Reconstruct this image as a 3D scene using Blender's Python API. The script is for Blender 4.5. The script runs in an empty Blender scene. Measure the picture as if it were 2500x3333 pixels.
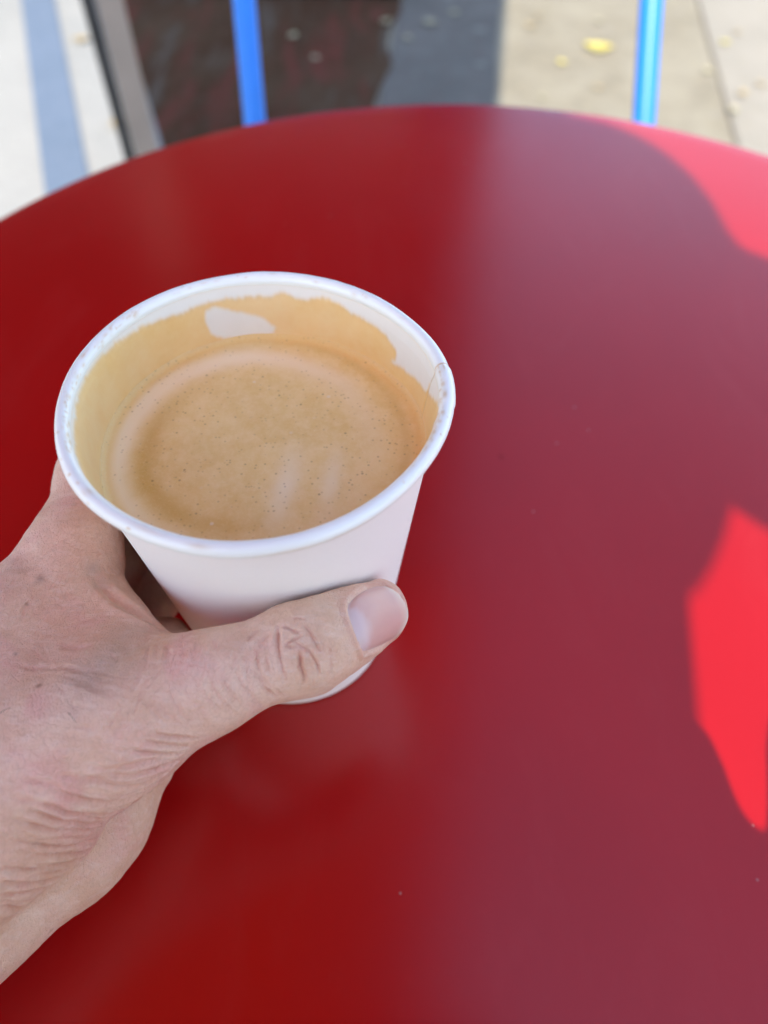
import bpy, math, random
import numpy as np
from mathutils import Vector, Matrix
R = math.radians
random.seed(4)
S = bpy.context.scene
COL = S.collection

# ------------------------------------------------------------------ camera
# origin: on the table top under the camera; the table top is z = 0 and the pavement z = -0.74
CAM_Z = 0.2109
cr, cu, cn = Vector((0.99987529, 0.01264617, 0.00945915)), Vector((-0.01579244, 0.80067376, 0.59889242)), Vector((0, 0.59896712, -0.80077362))
cam = bpy.data.cameras.new('camera'); cam_ob = bpy.data.objects.new('camera', cam); COL.objects.link(cam_ob)
m = Matrix((cr, cu, -cn)).transposed().to_4x4(); m.translation = (0, 0, CAM_Z); cam_ob.matrix_world = m
cam.sensor_fit = 'VERTICAL'; cam.sensor_height = 36; cam.lens = 26.04
cam.clip_start = 0.004; cam.clip_end = 600
cam.dof.use_dof = True; cam.dof.focus_distance = 0.163; cam.dof.aperture_fstop = 8.5
S.camera = cam_ob

# ------------------------------------------------------------------ sky, sun, exposure
SUN_EL, SUN_AZ = R(40), R(6)           # light travels forward, 6 degrees to the right
w = bpy.data.worlds.new('World'); S.world = w; w.use_nodes = True
nt = w.node_tree; bg = nt.nodes['Background']
sky = nt.nodes.new('ShaderNodeTexSky'); sky.sky_type = 'NISHITA'; sky.sun_disc = False
sky.sun_elevation = SUN_EL; sky.sun_rotation = R(180 + 6); sky.air_density = 1.0; sky.dust_density = 0.6; sky.ozone_density = 3.2
nt.links.new(sky.outputs[0], bg.inputs[0]); bg.inputs[1].default_value = 0.15
sl = bpy.data.lights.new('sun', 'SUN'); sl.energy = 2.0; sl.angle = R(0.5); sl.color = (1, 0.95, 0.87)
so = bpy.data.objects.new('sun', sl); COL.objects.link(so)
d = Vector((math.sin(SUN_AZ) * math.cos(SUN_EL), math.cos(SUN_AZ) * math.cos(SUN_EL), -math.sin(SUN_EL)))
so.rotation_euler = d.to_track_quat('-Z', 'Y').to_euler(); so.location = (0, -3, 4)
S.view_settings.view_transform = 'Standard'; S.view_settings.look = 'None'
S.view_settings.exposure = 2.05
S.view_settings.use_white_balance = True; S.view_settings.white_balance_temperature = 7450; S.view_settings.white_balance_tint = 12; S.view_settings.gamma = 1
S.cycles.max_bounces = 8; S.cycles.diffuse_bounces = 5; S.cycles.glossy_bounces = 4
S.cycles.caustics_reflective = False; S.cycles.caustics_refractive = False
S.cycles.use_denoising = True

# ------------------------------------------------------------------ helpers
def tag(o, label=None, cat=None, group=None, kind=None):
    for k, v in (('label', label), ('category', cat), ('group', group), ('kind', kind)):
        if v: o[k] = v
    return o
def empty(name, loc, label, cat, group=None):
    o = bpy.data.objects.new(name, None); COL.objects.link(o); o.location = loc
    o.empty_display_size = .02
    return tag(o, label, cat, group)
def mesh(name, V, Fc, mat, parent=None, smooth=True, offset=None):
    """vertices in scene coordinates; the object keeps its parent's location as origin"""
    me = bpy.data.meshes.new(name)
    o0 = np.array(offset if offset is not None else (parent_loc(parent) if parent else (0, 0, 0)), float)
    V = np.asarray(V, float) - o0
    me.from_pydata(V.tolist(), [], [tuple(int(i) for i in f) for f in Fc])
    me.update()
    if smooth: me.polygons.foreach_set('use_smooth', [True] * len(me.polygons))
    if mat: me.materials.append(mat)
    o = bpy.data.objects.new(name, me); COL.objects.link(o)
    if parent: o.parent = parent
    if offset is not None: o.location = offset
    return o
def parent_loc(p):
    v = Vector(p.location)
    while p.parent: p = p.parent; v += Vector(p.location)
    return tuple(v)
def lathe(prof, n, c=(0, 0), closed=False, warp=None):
    th = np.arange(n) * 2 * math.pi / n; V = []
    for r, z in prof:
        rr = r * (warp(th, z) if warp else 1)
        V.append(np.stack([c[0] + rr * np.cos(th), c[1] + rr * np.sin(th), np.full(n, z)], 1))
    V = np.concatenate(V); Fc = []; m_ = len(prof)
    for i in range(m_ if closed else m_ - 1):
        a = i * n; b = ((i + 1) % m_) * n
        for j in range(n):
            k = (j + 1) % n; Fc.append((a + j, a + k, b + k, b + j))
    return V, Fc
def tube(path, r, n=16, cap=True):
    P = [Vector(p) for p in path]; V = []; Fc = []
    rs = r if isinstance(r, (list, tuple)) else [r] * len(P)
    up = None
    for i, p in enumerate(P):
        t = (P[min(i + 1, len(P) - 1)] - P[max(i - 1, 0)]).normalized()
        if up is None: up = t.orthogonal().normalized()
        up = (up - t * up.dot(t)).normalized(); s = t.cross(up)
        for j in range(n):
            a = 2 * math.pi * j / n; V.append(tuple(p + (up * math.cos(a) + s * math.sin(a)) * rs[i]))
    for i in range(len(P) - 1):
        for j in range(n):
            k = (j + 1) % n; Fc.append((i * n + j, i * n + k, (i + 1) * n + k, (i + 1) * n + j))
    if cap: Fc.append(tuple(range(n))[::-1]); Fc.append(tuple((len(P) - 1) * n + j for j in range(n)))
    return V, Fc
def box(x0, x1, y0, y1, z0, z1, bev=0.0, rot=0, c=(0, 0)):
    b = bev; V = []
    for z, q in ((z0, b), (z0 + b, 0), (z1 - b, 0), (z1, b)):
        V += [(x0 + q, y0 + q, z), (x1 - q, y0 + q, z), (x1 - q, y1 - q, z), (x0 + q, y1 - q, z)]
    Fc = [(3, 2, 1, 0), (12, 13, 14, 15)]
    for i in range(3):
        for j in range(4):
            k = (j + 1) % 4; Fc.append((i * 4 + j, i * 4 + k, i * 4 + 4 + k, i * 4 + 4 + j))
    if rot:
        ca, sa = math.cos(rot), math.sin(rot)
        V = [(c[0] + (x - c[0]) * ca - (y - c[1]) * sa, c[1] + (x - c[0]) * sa + (y - c[1]) * ca, z) for x, y, z in V]
    return V, Fc
def join(*parts):
    V = []; Fc = []
    for v, f in parts:
        n = len(V); V += [tuple(p) for p in v]; Fc += [tuple(int(i) + n for i in q) for q in f]
    return V, Fc
def smoothpath(pts, n=8):
    P = [Vector(p) for p in pts]; P = [P[0] * 2 - P[1]] + P + [P[-1] * 2 - P[-2]]; out = []
    for i in range(1, len(P) - 2):
        for k in range(n):
            t = k / n; a, b, c, e = P[i - 1:i + 3]
            out.append(.5 * ((2 * b) + (c - a) * t + (2 * a - 5 * b + 4 * c - e) * t * t + (-a + 3 * b - 3 * c + e) * t ** 3))
    return out + [P[-2]]

# ------------------------------------------------------------------ node helpers
class NT:
    def __init__(s, name):
        s.m = bpy.data.materials.new(name); s.m.use_nodes = True; s.t = s.m.node_tree; s.N = s.t.nodes; s.b = s.N['Principled BSDF']
    def n(s, typ, **kw):
        o = s.N.new(typ)
        for k, v in kw.items():
            if k.startswith('i_'):
                key = k[2:]; key = int(key) if key.isdigit() else key.replace('_', ' ')
                s.set(o.inputs[key], v)
            else: setattr(o, k, v)
        return o
    def set(s, inp, v):
        if isinstance(v, bpy.types.NodeSocket): s.t.links.new(v, inp)
        else: inp.default_value = v
    def coord(s, kind='Object'):
        return s.n('ShaderNodeTexCoord').outputs[kind]
    def attr(s, name, out='Fac'):
        return s.n('ShaderNodeAttribute', attribute_name=name).outputs[out]
    def noise(s, sc, det=4, rough=.5, vec=None, dist=0, out='Fac'):
        o = s.n('ShaderNodeTexNoise', i_Scale=sc, i_Detail=det, i_Roughness=rough, i_Distortion=dist)
        s.set(o.inputs['Vector'], vec if vec is not None else s.coord()); return o.outputs[out]
    def vor(s, sc, feature='F1', vec=None, rnd=1.0, out='Distance'):
        o = s.n('ShaderNodeTexVoronoi', feature=feature, i_Scale=sc, i_Randomness=rnd)
        s.set(o.inputs['Vector'], vec if vec is not None else s.coord()); return o.outputs[out]
    def scale(s, v, xyz):
        o = s.n('ShaderNodeMapping'); s.set(o.inputs['Vector'], v); o.inputs['Scale'].default_value = xyz; return o.outputs[0]
    def rng(s, v, a, b, c=0., e=1., smooth=False):
        o = s.n('ShaderNodeMapRange', i_1=a, i_2=b, i_3=c, i_4=e)
        if smooth: o.interpolation_type = 'SMOOTHSTEP'
        s.set(o.inputs[0], v); return o.outputs[0]
    def math(s, op, a, b=0., clamp=False):
        o = s.n('ShaderNodeMath', operation=op, use_clamp=clamp); s.set(o.inputs[0], a); s.set(o.inputs[1], b); return o.outputs[0]
    def mix(s, f, a, b, typ='MIX'):
        o = s.n('ShaderNodeMix', data_type='RGBA', blend_type=typ); s.set(o.inputs['Factor'], f)
        s.set(o.inputs['A'], a if isinstance(a, bpy.types.NodeSocket) else (*a, 1)); s.set(o.inputs['B'], b if isinstance(b, bpy.types.NodeSocket) else (*b, 1)); return o.outputs['Result']
    def bump(s, h, st, dist, prev=None):
        o = s.n('ShaderNodeBump', i_Strength=st, i_Distance=dist); s.set(o.inputs['Height'], h)
        if prev is not None: s.set(o.inputs['Normal'], prev)
        return o.outputs[0]
    def out(s, **kw):
        for k, v in kw.items():
            key = k.replace('_', ' '); i = s.b.inputs[key]
            if key == 'Base Color' and not isinstance(v, bpy.types.NodeSocket): v = (*v, 1)
            s.set(i, v)
        return s.m

def mat_plain(name, col, rough=.5, metal=0., var=.12, sc=30, bump=0.0, coat=0.0):
    t = NT(name); n = t.noise(sc, 5)
    c = t.mix(t.rng(n, .3, .7), tuple(x * (1 - var) for x in col), tuple(min(1, x * (1 + var)) for x in col))
    kw = dict(Base_Color=c, Roughness=t.rng(n, .3, .7, rough * .9, min(1, rough * 1.1)), Metallic=metal, Coat_Weight=coat)
    if bump: kw['Normal'] = t.bump(t.noise(sc * 8, 4), .5, bump)
    return t.out(**kw)

def mat_table():
    t = NT('red_powder_paint')
    big = t.noise(7, 3); sp = t.vor(95, rnd=1.0); grit = t.noise(2600, 2)
    c = t.mix(t.rng(big, .35, .65), (.36, .0022, .0026), (.40, .0030, .0034))
    # a few specks of dust
    spv = t.n('ShaderNodeTexVoronoi', feature='F1', i_Scale=85.0); t.set(spv.inputs['Vector'], t.coord())
    keep = t.rng(t.n('ShaderNodeSeparateColor', i_0=spv.outputs['Color']).outputs[0], .66, .68)
    dust = t.math('MULTIPLY', t.rng(spv.outputs['Distance'], .05, .02), keep)
    c = t.mix(t.math('MULTIPLY', dust, .8), c, (.42, .20, .17))
    c = t.mix(t.rng(t.noise(38, 6, .7, vec=t.scale(t.coord(), (1, .4, 1)), dist=.8), .52, .74, 0, .22), c, (.42, .022, .02))
    smear = t.noise(16, 5, .6, vec=t.scale(t.coord(), (1, .35, 1)), dist=.6)
    return t.out(Base_Color=c, Roughness=t.rng(smear, .3, .75, .19, .27), IOR=1.53,
                 Normal=t.bump(grit, .12, .00008))

def mat_cup():
    t = NT('cup_paper')
    f = t.noise(900, 5, .6, vec=t.scale(t.coord(), (1, 1, 2.2)))
    c = t.mix(f, (.87, .82, .755), (.905, .86, .795))
    return t.out(Base_Color=c, Roughness=.55, Subsurface_Weight=.08, Subsurface_Radius=(.002, .002, .0018), Subsurface_Scale=1.0,
                 Normal=t.bump(t.noise(1500, 5, .65), .22, .00012))
def mat_inner():
    t = NT('cup_lining_stained')
    s = t.attr('stain'); e = t.attr('edge'); g = t.noise(420, 5, .65)
    white = t.mix(t.noise(300, 3), (.82, .76, .63), (.86, .805, .685))
    film = t.mix(t.rng(t.noise(85, 4, .6), .3, .7), (.87, .525, .185), (.91, .595, .245))
    film = t.mix(t.rng(g, .45, .8, 0, .4), film, (.90, .65, .29))
    c = t.mix(s, white, film)
    c = t.mix(t.math('MULTIPLY', e, .5), c, (.50, .30, .10))
    return t.out(Base_Color=c, Roughness=t.rng(s, 0, 1, .42, .28), Normal=t.bump(s, .5, .0002, t.bump(t.noise(1400, 4), .15, .00008)))
def mat_rim():
    t = NT('cup_rim_paper')
    s = t.attr('stain')
    c = t.mix(s, (.86, .875, .80), (.66, .40, .13))
    return t.out(Base_Color=c, Roughness=.33, Coat_Weight=.25, Coat_Roughness=.2, Normal=t.bump(t.noise(700, 5, .6), .25, .00015))
def mat_coffee():
    t = NT('coffee_crema')
    r = t.attr('ring'); x = t.attr('sky_streak')
    n = t.noise(55, 5, .6); fine = t.noise(1500, 3, .6); med = t.noise(260, 5, .65)
    c = t.mix(t.rng(n, .3, .72), (.78, .51, .18), (.87, .62, .26))
    c = t.mix(t.rng(med, .40, .70, 0, .6), c, (.92, .69, .35))
    c = t.mix(r, c, (.93, .73, .46))
    c = t.mix(t.attr('dark'), c, (.64, .37, .09))
    c = t.mix(t.math('MULTIPLY', x, .85), c, (.93, .78, .50))  # pale sky reflections painted into the coffee colour
    c = t.mix(t.attr('margin'), c, (.89, .57, .215))
    c = t.mix(t.rng(fine, .5, .8, 0, .22), c, (.93, .76, .46))
    # micro bubbles, darker dots and a few pale ones
    def dots(scale, thr, r0, r1, seed):
        v = t.n('ShaderNodeTexVoronoi', feature='F1', i_Scale=scale)
        mp = t.n('ShaderNodeMapping'); mp.inputs['Location'].default_value = (seed, seed * .7, 0); t.set(mp.inputs['Vector'], t.coord()); t.set(v.inputs['Vector'], mp.outputs[0])
        k = t.rng(t.n('ShaderNodeSeparateColor', i_0=v.outputs['Color']).outputs[1], thr, thr + .02)
        return t.math('MULTIPLY', t.rng(v.outputs['Distance'], r1, r0), k)
    d1 = dots(760, .42, .10, .28, .3); d2 = dots(330, .72, .05, .13, 1.7); d3 = dots(420, .965, .12, .26, 2.9)
    c = t.mix(t.math('MULTIPLY', d1, t.math('MULTIPLY', .42, t.rng(n, .25, .6))), c, (.30, .18, .075))
    c = t.mix(t.math('MULTIPLY', d2, .5), c, (.25, .145, .06))
    c = t.mix(t.math('MULTIPLY', d3, .5), c, (.85, .74, .56))
    h = t.math('SUBTRACT', t.math('MULTIPLY', d3, 1.), t.math('ADD', d1, d2))
    return t.out(Base_Color=c, Roughness=.34, Subsurface_Weight=.15, Subsurface_Radius=(.003, .002, .001), Subsurface_Scale=1.0,
                 Specular_IOR_Level=.4, Normal=t.bump(h, .25, .0001, t.bump(med, .25, .00018)))
def mat_skin():
    t = NT('skin')
    big = t.noise(34, 4, .55); med = t.noise(120, 5, .6); fine = t.noise(900, 4, .6); pink = t.noise(60, 3, .5, vec=t.scale(t.coord(), (1.3, 1, .8)), dist=.4)
    c = t.mix(t.rng(big, .36, .64, smooth=True), (.745, .45, .30), (.82, .525, .385))
    c = t.mix(t.rng(pink, .48, .68, 0, .65, smooth=True), c, (.80, .40, .335))
    c = t.mix(t.rng(med, .42, .75, 0, .5), c, (.85, .62, .46))
    c = t.mix(t.rng(med, .5, .25, 0, .35), c, (.57, .33, .20))
    c = t.mix(t.rng(fine, .5, .75, 0, .25), c, (.44, .27, .20))
    c = t.mix(t.attr('red'), c, (.70, .32, .23))
    c = t.mix(t.attr('hollow_shade'), c, (.44, .36, .29))
    c = t.mix(t.attr('mole'), c, (.20, .085, .045))
    # small freckles
    v = t.n('ShaderNodeTexVoronoi', feature='F1', i_Scale=170.0); t.set(v.inputs['Vector'], t.coord())
    k = t.rng(t.n('ShaderNodeSeparateColor', i_0=v.outputs['Color']).outputs[0], .88, .9)
    c = t.mix(t.math('MULTIPLY', t.math('MULTIPLY', t.rng(v.outputs['Distance'], .16, .04), k), .4), c, (.33, .16, .09))
    cellv = t.scale(t.coord(), (1, 1, 1))
    warp = t.n('ShaderNodeVectorMath', operation='ADD'); t.set(warp.inputs[0], cellv)
    nz = t.n('ShaderNodeVectorMath', operation='SCALE', i_3=.0010); t.set(nz.inputs[0], t.noise(500, 3, .6, out='Color')); t.set(warp.inputs[1], nz.outputs[0])
    cells = t.vor(900, 'DISTANCE_TO_EDGE', vec=t.scale(warp.outputs[0], (1.0, .55, 1.0)))
    cells2 = t.vor(1900, 'DISTANCE_TO_EDGE', vec=warp.outputs[0])
    lines = t.noise(420, 5, .62, vec=t.scale(warp.outputs[0], (.45, 1.6, 1.3)))
    h = t.math('ADD', t.math('MULTIPLY', t.rng(cells, 0, .14), t.rng(pink, .3, .7, .18, .55)), t.math('MULTIPLY', t.rng(cells2, 0, .15), .3))
    h = t.math('ADD', h, t.math('MULTIPLY', lines, .8)); c = t.mix(t.math('MULTIPLY', t.rng(cells, .07, 0, 0, .28), t.rng(big, .35, .65, .1, .9)), c, (.52, .26, .17)); c = t.mix(t.rng(lines, .5, .72, 0, .35), c, (.86, .66, .54))
    return t.out(Base_Color=c, Roughness=t.rng(med, .3, .7, .46, .58), Specular_IOR_Level=.42,
                 Subsurface_Weight=.18, Subsurface_Radius=(.0020, .0008, .0005), Subsurface_Scale=1.0,
                 Normal=t.bump(h, .8, .00030))
def mat_nail():
    t = NT('nail')
    lun = t.attr('lunula'); tip = t.attr('free_edge')
    rid = t.noise(1, 3, .5, vec=t.n('ShaderNodeCombineXYZ', i_0=t.math('MULTIPLY', t.attr('across'), 55.)).outputs[0])
    c = t.mix(t.noise(160, 3), (.60, .31, .255), (.67, .37, .31))
    c = t.mix(lun, c, (.68, .55, .54)); c = t.mix(t.math('MULTIPLY', tip, .75), c, (.74, .60, .47))
    return t.out(Base_Color=c, Roughness=.36, Subsurface_Weight=.2, Subsurface_Radius=(.002, .001, .0007), Subsurface_Scale=1.0,
                 Coat_Weight=.15, Coat_Roughness=.3, Normal=t.bump(rid, .35, .00015))
def mat_warm_fill_canvas():
    t = NT('warm_fill_canvas')  # red and translucent to add warm fill light below
    w_ = t.noise(400, 3); c = t.mix(w_, (.62, .16, .055), (.70, .20, .075))
    tr = t.n('ShaderNodeBsdfTranslucent'); t.set(tr.inputs[0], c)
    t.out(Base_Color=c, Roughness=.95, Specular_IOR_Level=.1)
    mx = t.n('ShaderNodeMixShader', i_0=.55); t.set(mx.inputs[1], t.b.outputs[0]); t.set(mx.inputs[2], tr.outputs[0])
    t.t.links.new(mx.outputs[0], t.N['Material Output'].inputs[0]); return t.m
def mat_ground(name, a, b, c3, sc=6, spot=None, bump=.003):
    t = NT(name); co = t.coord()
    n = t.noise(sc, 6, .6, vec=co, dist=.3); n2 = t.noise(sc * 9, 5, .65, vec=co)
    c = t.mix(t.rng(n, .35, .65, smooth=True), a, b); c = t.mix(t.rng(n2, .42, .72, 0, .7), c, c3)
    if spot: c = t.mix(t.rng(t.vor(sc * 2.2, vec=co), .16, .08, 0, .7), c, spot)
    st = t.vor(sc * 35, vec=co); c = t.mix(t.rng(st, .15, .5, .35, 0), c, tuple(x * .6 for x in c3))
    return t.out(Base_Color=c, Roughness=.85, Specular_IOR_Level=.15, Normal=t.bump(n2, .6, bump))

# ------------------------------------------------------------------ the setting
GZ = -0.74
ground = mesh('ground', [(-250, -250, GZ - .012), (250, -250, GZ - .012), (250, 250, GZ - .012), (-250, 250, GZ - .012)], [(0, 1, 2, 3)],
              mat_ground('worn_concrete_base', (.27, .25, .22), (.33, .31, .27), (.22, .20, .18), 1.3))
tag(ground, kind='structure')
pav = tag(bpy.data.objects.new('pavement', None), kind='structure'); COL.objects.link(pav)
slab_m = mat_ground('beige_pavement', (.215, .19, .14), (.275, .25, .19), (.32, .285, .20), 5, spot=(.26, .245, .21))
slab_w = mat_ground('pale_pavement_slab', (.28, .26, .215), (.32, .295, .245), (.33, .30, .24), 6, spot=(.31, .28, .2))
AZ = R(-7.8); org = (0.90, 1.96)
def slab(i, j, mt):
    x0 = org[0] + i * 1.0 + .003; x1 = org[0] + (i + 1) * 1.0 - .003; y0 = 1.75 - 1.5 + j * 1.5 + .006; y1 = y0 + 1.5 - .012
    v, f = box(x0, x1, y0, y1, GZ - .06, GZ + random.uniform(-.001, .001), .006, AZ, org)
    return mesh('paving_slab', v, f, mt, pav, smooth=False)
for i in range(-1, 3):
    for j in range(0, 4): slab(i, j, slab_w if i >= 0 else slab_m)
def sheet(name, pts, z, mt, th=.004):
    n = len(pts); V = [(x, y, z - th) for x, y in pts] + [(x, y, z) for x, y in pts]
    Fc = [tuple(range(n, 2 * n)), tuple(range(n))[::-1]] + [(i, (i + 1) % n, n + (i + 1) % n, n + i) for i in range(n)]
    return tag(mesh(name, V, Fc, mt, smooth=False), kind='structure')
# brown tarmac strip, pavement painted darker grey for its shade, white paving with a pole shadow painted as a strip
rnd = lambda x, y0, y1, n, a: [(x(y0 + (y1 - y0) * k / n) + random.uniform(-a, a), y0 + (y1 - y0) * k / n) for k in range(n + 1)]
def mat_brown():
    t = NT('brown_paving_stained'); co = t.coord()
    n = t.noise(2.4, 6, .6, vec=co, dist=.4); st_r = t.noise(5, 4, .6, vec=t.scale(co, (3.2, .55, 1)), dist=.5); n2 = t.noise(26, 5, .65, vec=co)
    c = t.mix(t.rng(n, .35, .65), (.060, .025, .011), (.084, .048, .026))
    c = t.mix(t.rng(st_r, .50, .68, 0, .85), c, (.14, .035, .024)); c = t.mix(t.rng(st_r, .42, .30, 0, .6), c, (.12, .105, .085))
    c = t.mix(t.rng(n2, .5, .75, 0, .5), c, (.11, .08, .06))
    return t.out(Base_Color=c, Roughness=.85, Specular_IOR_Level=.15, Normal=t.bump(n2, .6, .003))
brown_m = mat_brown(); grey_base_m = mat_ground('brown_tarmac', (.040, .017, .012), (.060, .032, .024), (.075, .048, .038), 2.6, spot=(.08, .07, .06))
grey_m = mat_ground('painted_shade_pavement', (.125, .12, .105), (.17, .16, .14), (.135, .105, .09), 3.2, spot=(.24, .235, .20))
white_m = mat_ground('white_paving', (.29, .30, .285), (.335, .34, .32), (.32, .325, .31), 2.4, spot=(.52, .50, .42))
pole_shadow_m = mat_ground('painted_pole_shadow', (.125, .175, .24), (.14, .19, .26), (.16, .21, .275), 4)
bL = lambda y: -.86 - .35 * (y - 2.8) - .045
bR = lambda y: .03 + .085 * (y - 2.8)
gR = lambda y: .385 + .113 * (y - 2.85) - .02
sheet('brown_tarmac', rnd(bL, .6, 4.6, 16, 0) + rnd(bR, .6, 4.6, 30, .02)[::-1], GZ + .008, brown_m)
sheet('painted_shade_pavement', rnd(bR, .6, 4.6, 16, 0) + rnd(gR, .6, 4.6, 30, .004)[::-1], GZ + .004, grey_m)
sheet('white_paving', [(-3.4, .4)] + [(bL(.4), .4), (bL(4.6), 4.6), (-3.4, 4.6)], GZ + .004, white_m)
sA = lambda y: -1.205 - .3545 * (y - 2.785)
sheet('painted_pole_shadow', [(sA(.5) - .01, .5), (sA(.5) + .10, .5), (sA(4.4) + .10, 4.4), (sA(4.4) - .01, 4.4)], GZ + .008, pole_shadow_m)

# cafe front: dark facade that the table mirrors on its left side
fac = empty('cafe_building', (-3.3, 4.3, GZ), 'dark painted cafe front with black plinth beyond the table', 'building')
dark = mat_plain('dark_facade_paint', (.010, .009, .009), .9, var=.3, sc=3, bump=.001)
dark.node_tree.nodes['Principled BSDF'].inputs['Specular IOR Level'].default_value = .1
black = mat_plain('black_plinth', (.012, .012, .013), .5, var=.3, sc=12)
glassd = mat_plain('dark_window_glass', (.02, .022, .026), .08, var=.2, sc=2)
trimm = mat_plain('grey_brown_trim', (.21, .175, .15), .5, var=.15, sc=9)
XR = .60
mesh('wall', *box(-7.5, XR, 4.3, 8.0, GZ, 8.5, .01), dark, fac, smooth=False)
mesh('plinth', *box(-7.45, XR - .02, 4.24, 4.298, GZ, GZ + .22, .006), black, fac, smooth=False)
for k in range(5):
    x0 = -6.9 + k * 1.45
    fr = mesh('window', *box(x0, x0 + 1.15, 4.255, 4.297, GZ + .75, GZ + 2.6, .008), trimm, fac, smooth=False)
    mesh('pane', *box(x0 + .06, x0 + 1.09, 4.24, 4.2535, GZ + .82, GZ + 2.53, .003), glassd, fr, smooth=False)
mesh('cornice', *box(-7.6, XR + .04, 4.16, 4.297, 4.6, 4.8, .02), dark, fac, smooth=False)
st = mesh('doorstep', *box(-.86, .02, 2.825, 3.2, GZ, GZ + .085, .008), black)
tag(st, 'low black step lying on the brown ground at the top edge', 'step')

# upright post between brown ground and white paving
post = empty('door_post', (-.555, 1.62, GZ), 'tall grey-brown metal post with a black left side', 'post')
a = R(19.3); pc = (-.555, 1.62)
mesh('post_face', *box(pc[0] - .010, pc[0] + .040, pc[1] - .02, pc[1] + .02, GZ, .95, .003, a, pc), trimm, post, smooth=False)
mesh('seal_strip', *box(pc[0] - .036, pc[0] - .0115, pc[1] - .024, pc[1] + .02, GZ, .95, .003, a, pc), black, post, smooth=False)

# fallen leaves
leaf_m = []
for nm, c in (('yellow_leaf', (.52, .44, .10)), ('tan_leaf', (.36, .28, .15)), ('pale_leaf', (.36, .32, .20))):
    leaf_m.append(mat_plain(nm, c, .6, var=.2, sc=60))
def leaf(x, y, L, rz, mt):
    V = []; n = 9; Fc = []
    for i in range(n):
        u = i / (n - 1); wd = L * .36 * math.sin(math.pi * min(1, u * 1.02)) ** .8 + .0004
        for s in (-1, 0, 1): V.append((wd * s, L * (u - .5), .004 + .18 * L * (abs(s) * .35 + (u - .5) ** 2 * 1.6)))
    for i in range(n - 1):
        for j in range(2): a_ = i * 3 + j; Fc.append((a_, a_ + 1, a_ + 4, a_ + 3))
    ca, sa = math.cos(rz), math.sin(rz); z = GZ + (.009 if x < .4 else .003)
    V = [(x + p * ca - q * sa, y + p * sa + q * ca, z + h) for p, q, h in V]
    return mesh('fallen_leaf', V, Fc, mt, offset=(x, y, z))
o = leaf(.622, 2.462, .085, 1.3, leaf_m[0]); tag(o, 'largest bright yellow leaf lying left of the right blue chair post', 'leaf')
for x, y, L in ((.435, 2.62, .05), (.50, 2.36, .045), (.66, 2.67, .045), (.47, 2.70, .035), (.58, 2.2, .04), (.42, 2.14, .04), (.92, 2.32, .05), (1.02, 2.52, .045), (.98, 2.18, .05), (1.08, 2.6, .04), (.93, 2.08, .05), (1.05, 2.24, .045)):
    tag(leaf(x, y, L * .7, random.uniform(0, 3), random.choice(leaf_m[1:] + leaf_m[:1])), 'small blurred tan leaf on the sunlit pavement at the right', 'leaf', 'small leaves on the sunlit pavement')
for x, y, L in ((-.02, 2.62, .035), (.12, 2.62, .045), (.05, 2.5, .03), (.20, 2.70, .035), (-.30, 2.5, .035), (-.22, 2.35, .03)):
    tag(leaf(x, y, L, random.uniform(0, 3), leaf_m[2]), 'small pale leaf lying in the shade beyond the table', 'leaf', 'pale leaves in the shade')
for x, y, L, lb in ((-.70, 1.94, .06, 'small tan leaf on white paving just left of the post foot'), (-.93, 2.45, .05, 'tan leaf on white paving higher up, between post and painted shadow strip')):
    tag(leaf(x, y, L, random.uniform(0, 3), leaf_m[1]), lb, 'leaf', 'tan leaves on the white paving')

# added unseen awning, outline shaped to cast the shade on table and ground
aw = empty('added_shade_awning', (-.6, -1.9, GZ), 'added unseen red-orange awning shaped to shade the table and warm its light', 'awning')
AP = [(-.10, -2.0), (-.064, -1.32), (-.042, -.964), (.056, -.203), (.141, .551), (.178, .9), (-1.38, .9), (-1.232, .491), (-.862, -.469), (-.64, -1.1), (-.56, -2.0)]
AZZ = 1.2
n = len(AP)
V = [(x, y, AZZ - .002) for x, y in AP] + [(x, y, AZZ + .002) for x, y in AP]
mesh('added_shade_canvas', V, [tuple(range(n, 2 * n)), tuple(range(n))[::-1]] + [(i, (i + 1) % n, n + (i + 1) % n, n + i) for i in range(n)],
     mat_warm_fill_canvas(), aw, smooth=False)
steel = mat_plain('grey_steel', (.25, .25, .26), .4, .6, sc=40)
for x in (-.52, -.14):
    mesh('added_awning_pole', *tube([(x, -1.98, GZ), (x, -1.98, AZZ - .02)], .016, 12), steel, aw)
mesh('added_awning_crossbar', *tube([(-1.3, .85, AZZ - .016), (.15, .85, AZZ - .016)], .012, 10), steel, aw)
mesh('added_awning_crossbar', *tube([(-.55, -1.98, AZZ - .016), (-.11, -1.98, AZZ - .016)], .012, 10), steel, aw)

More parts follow.
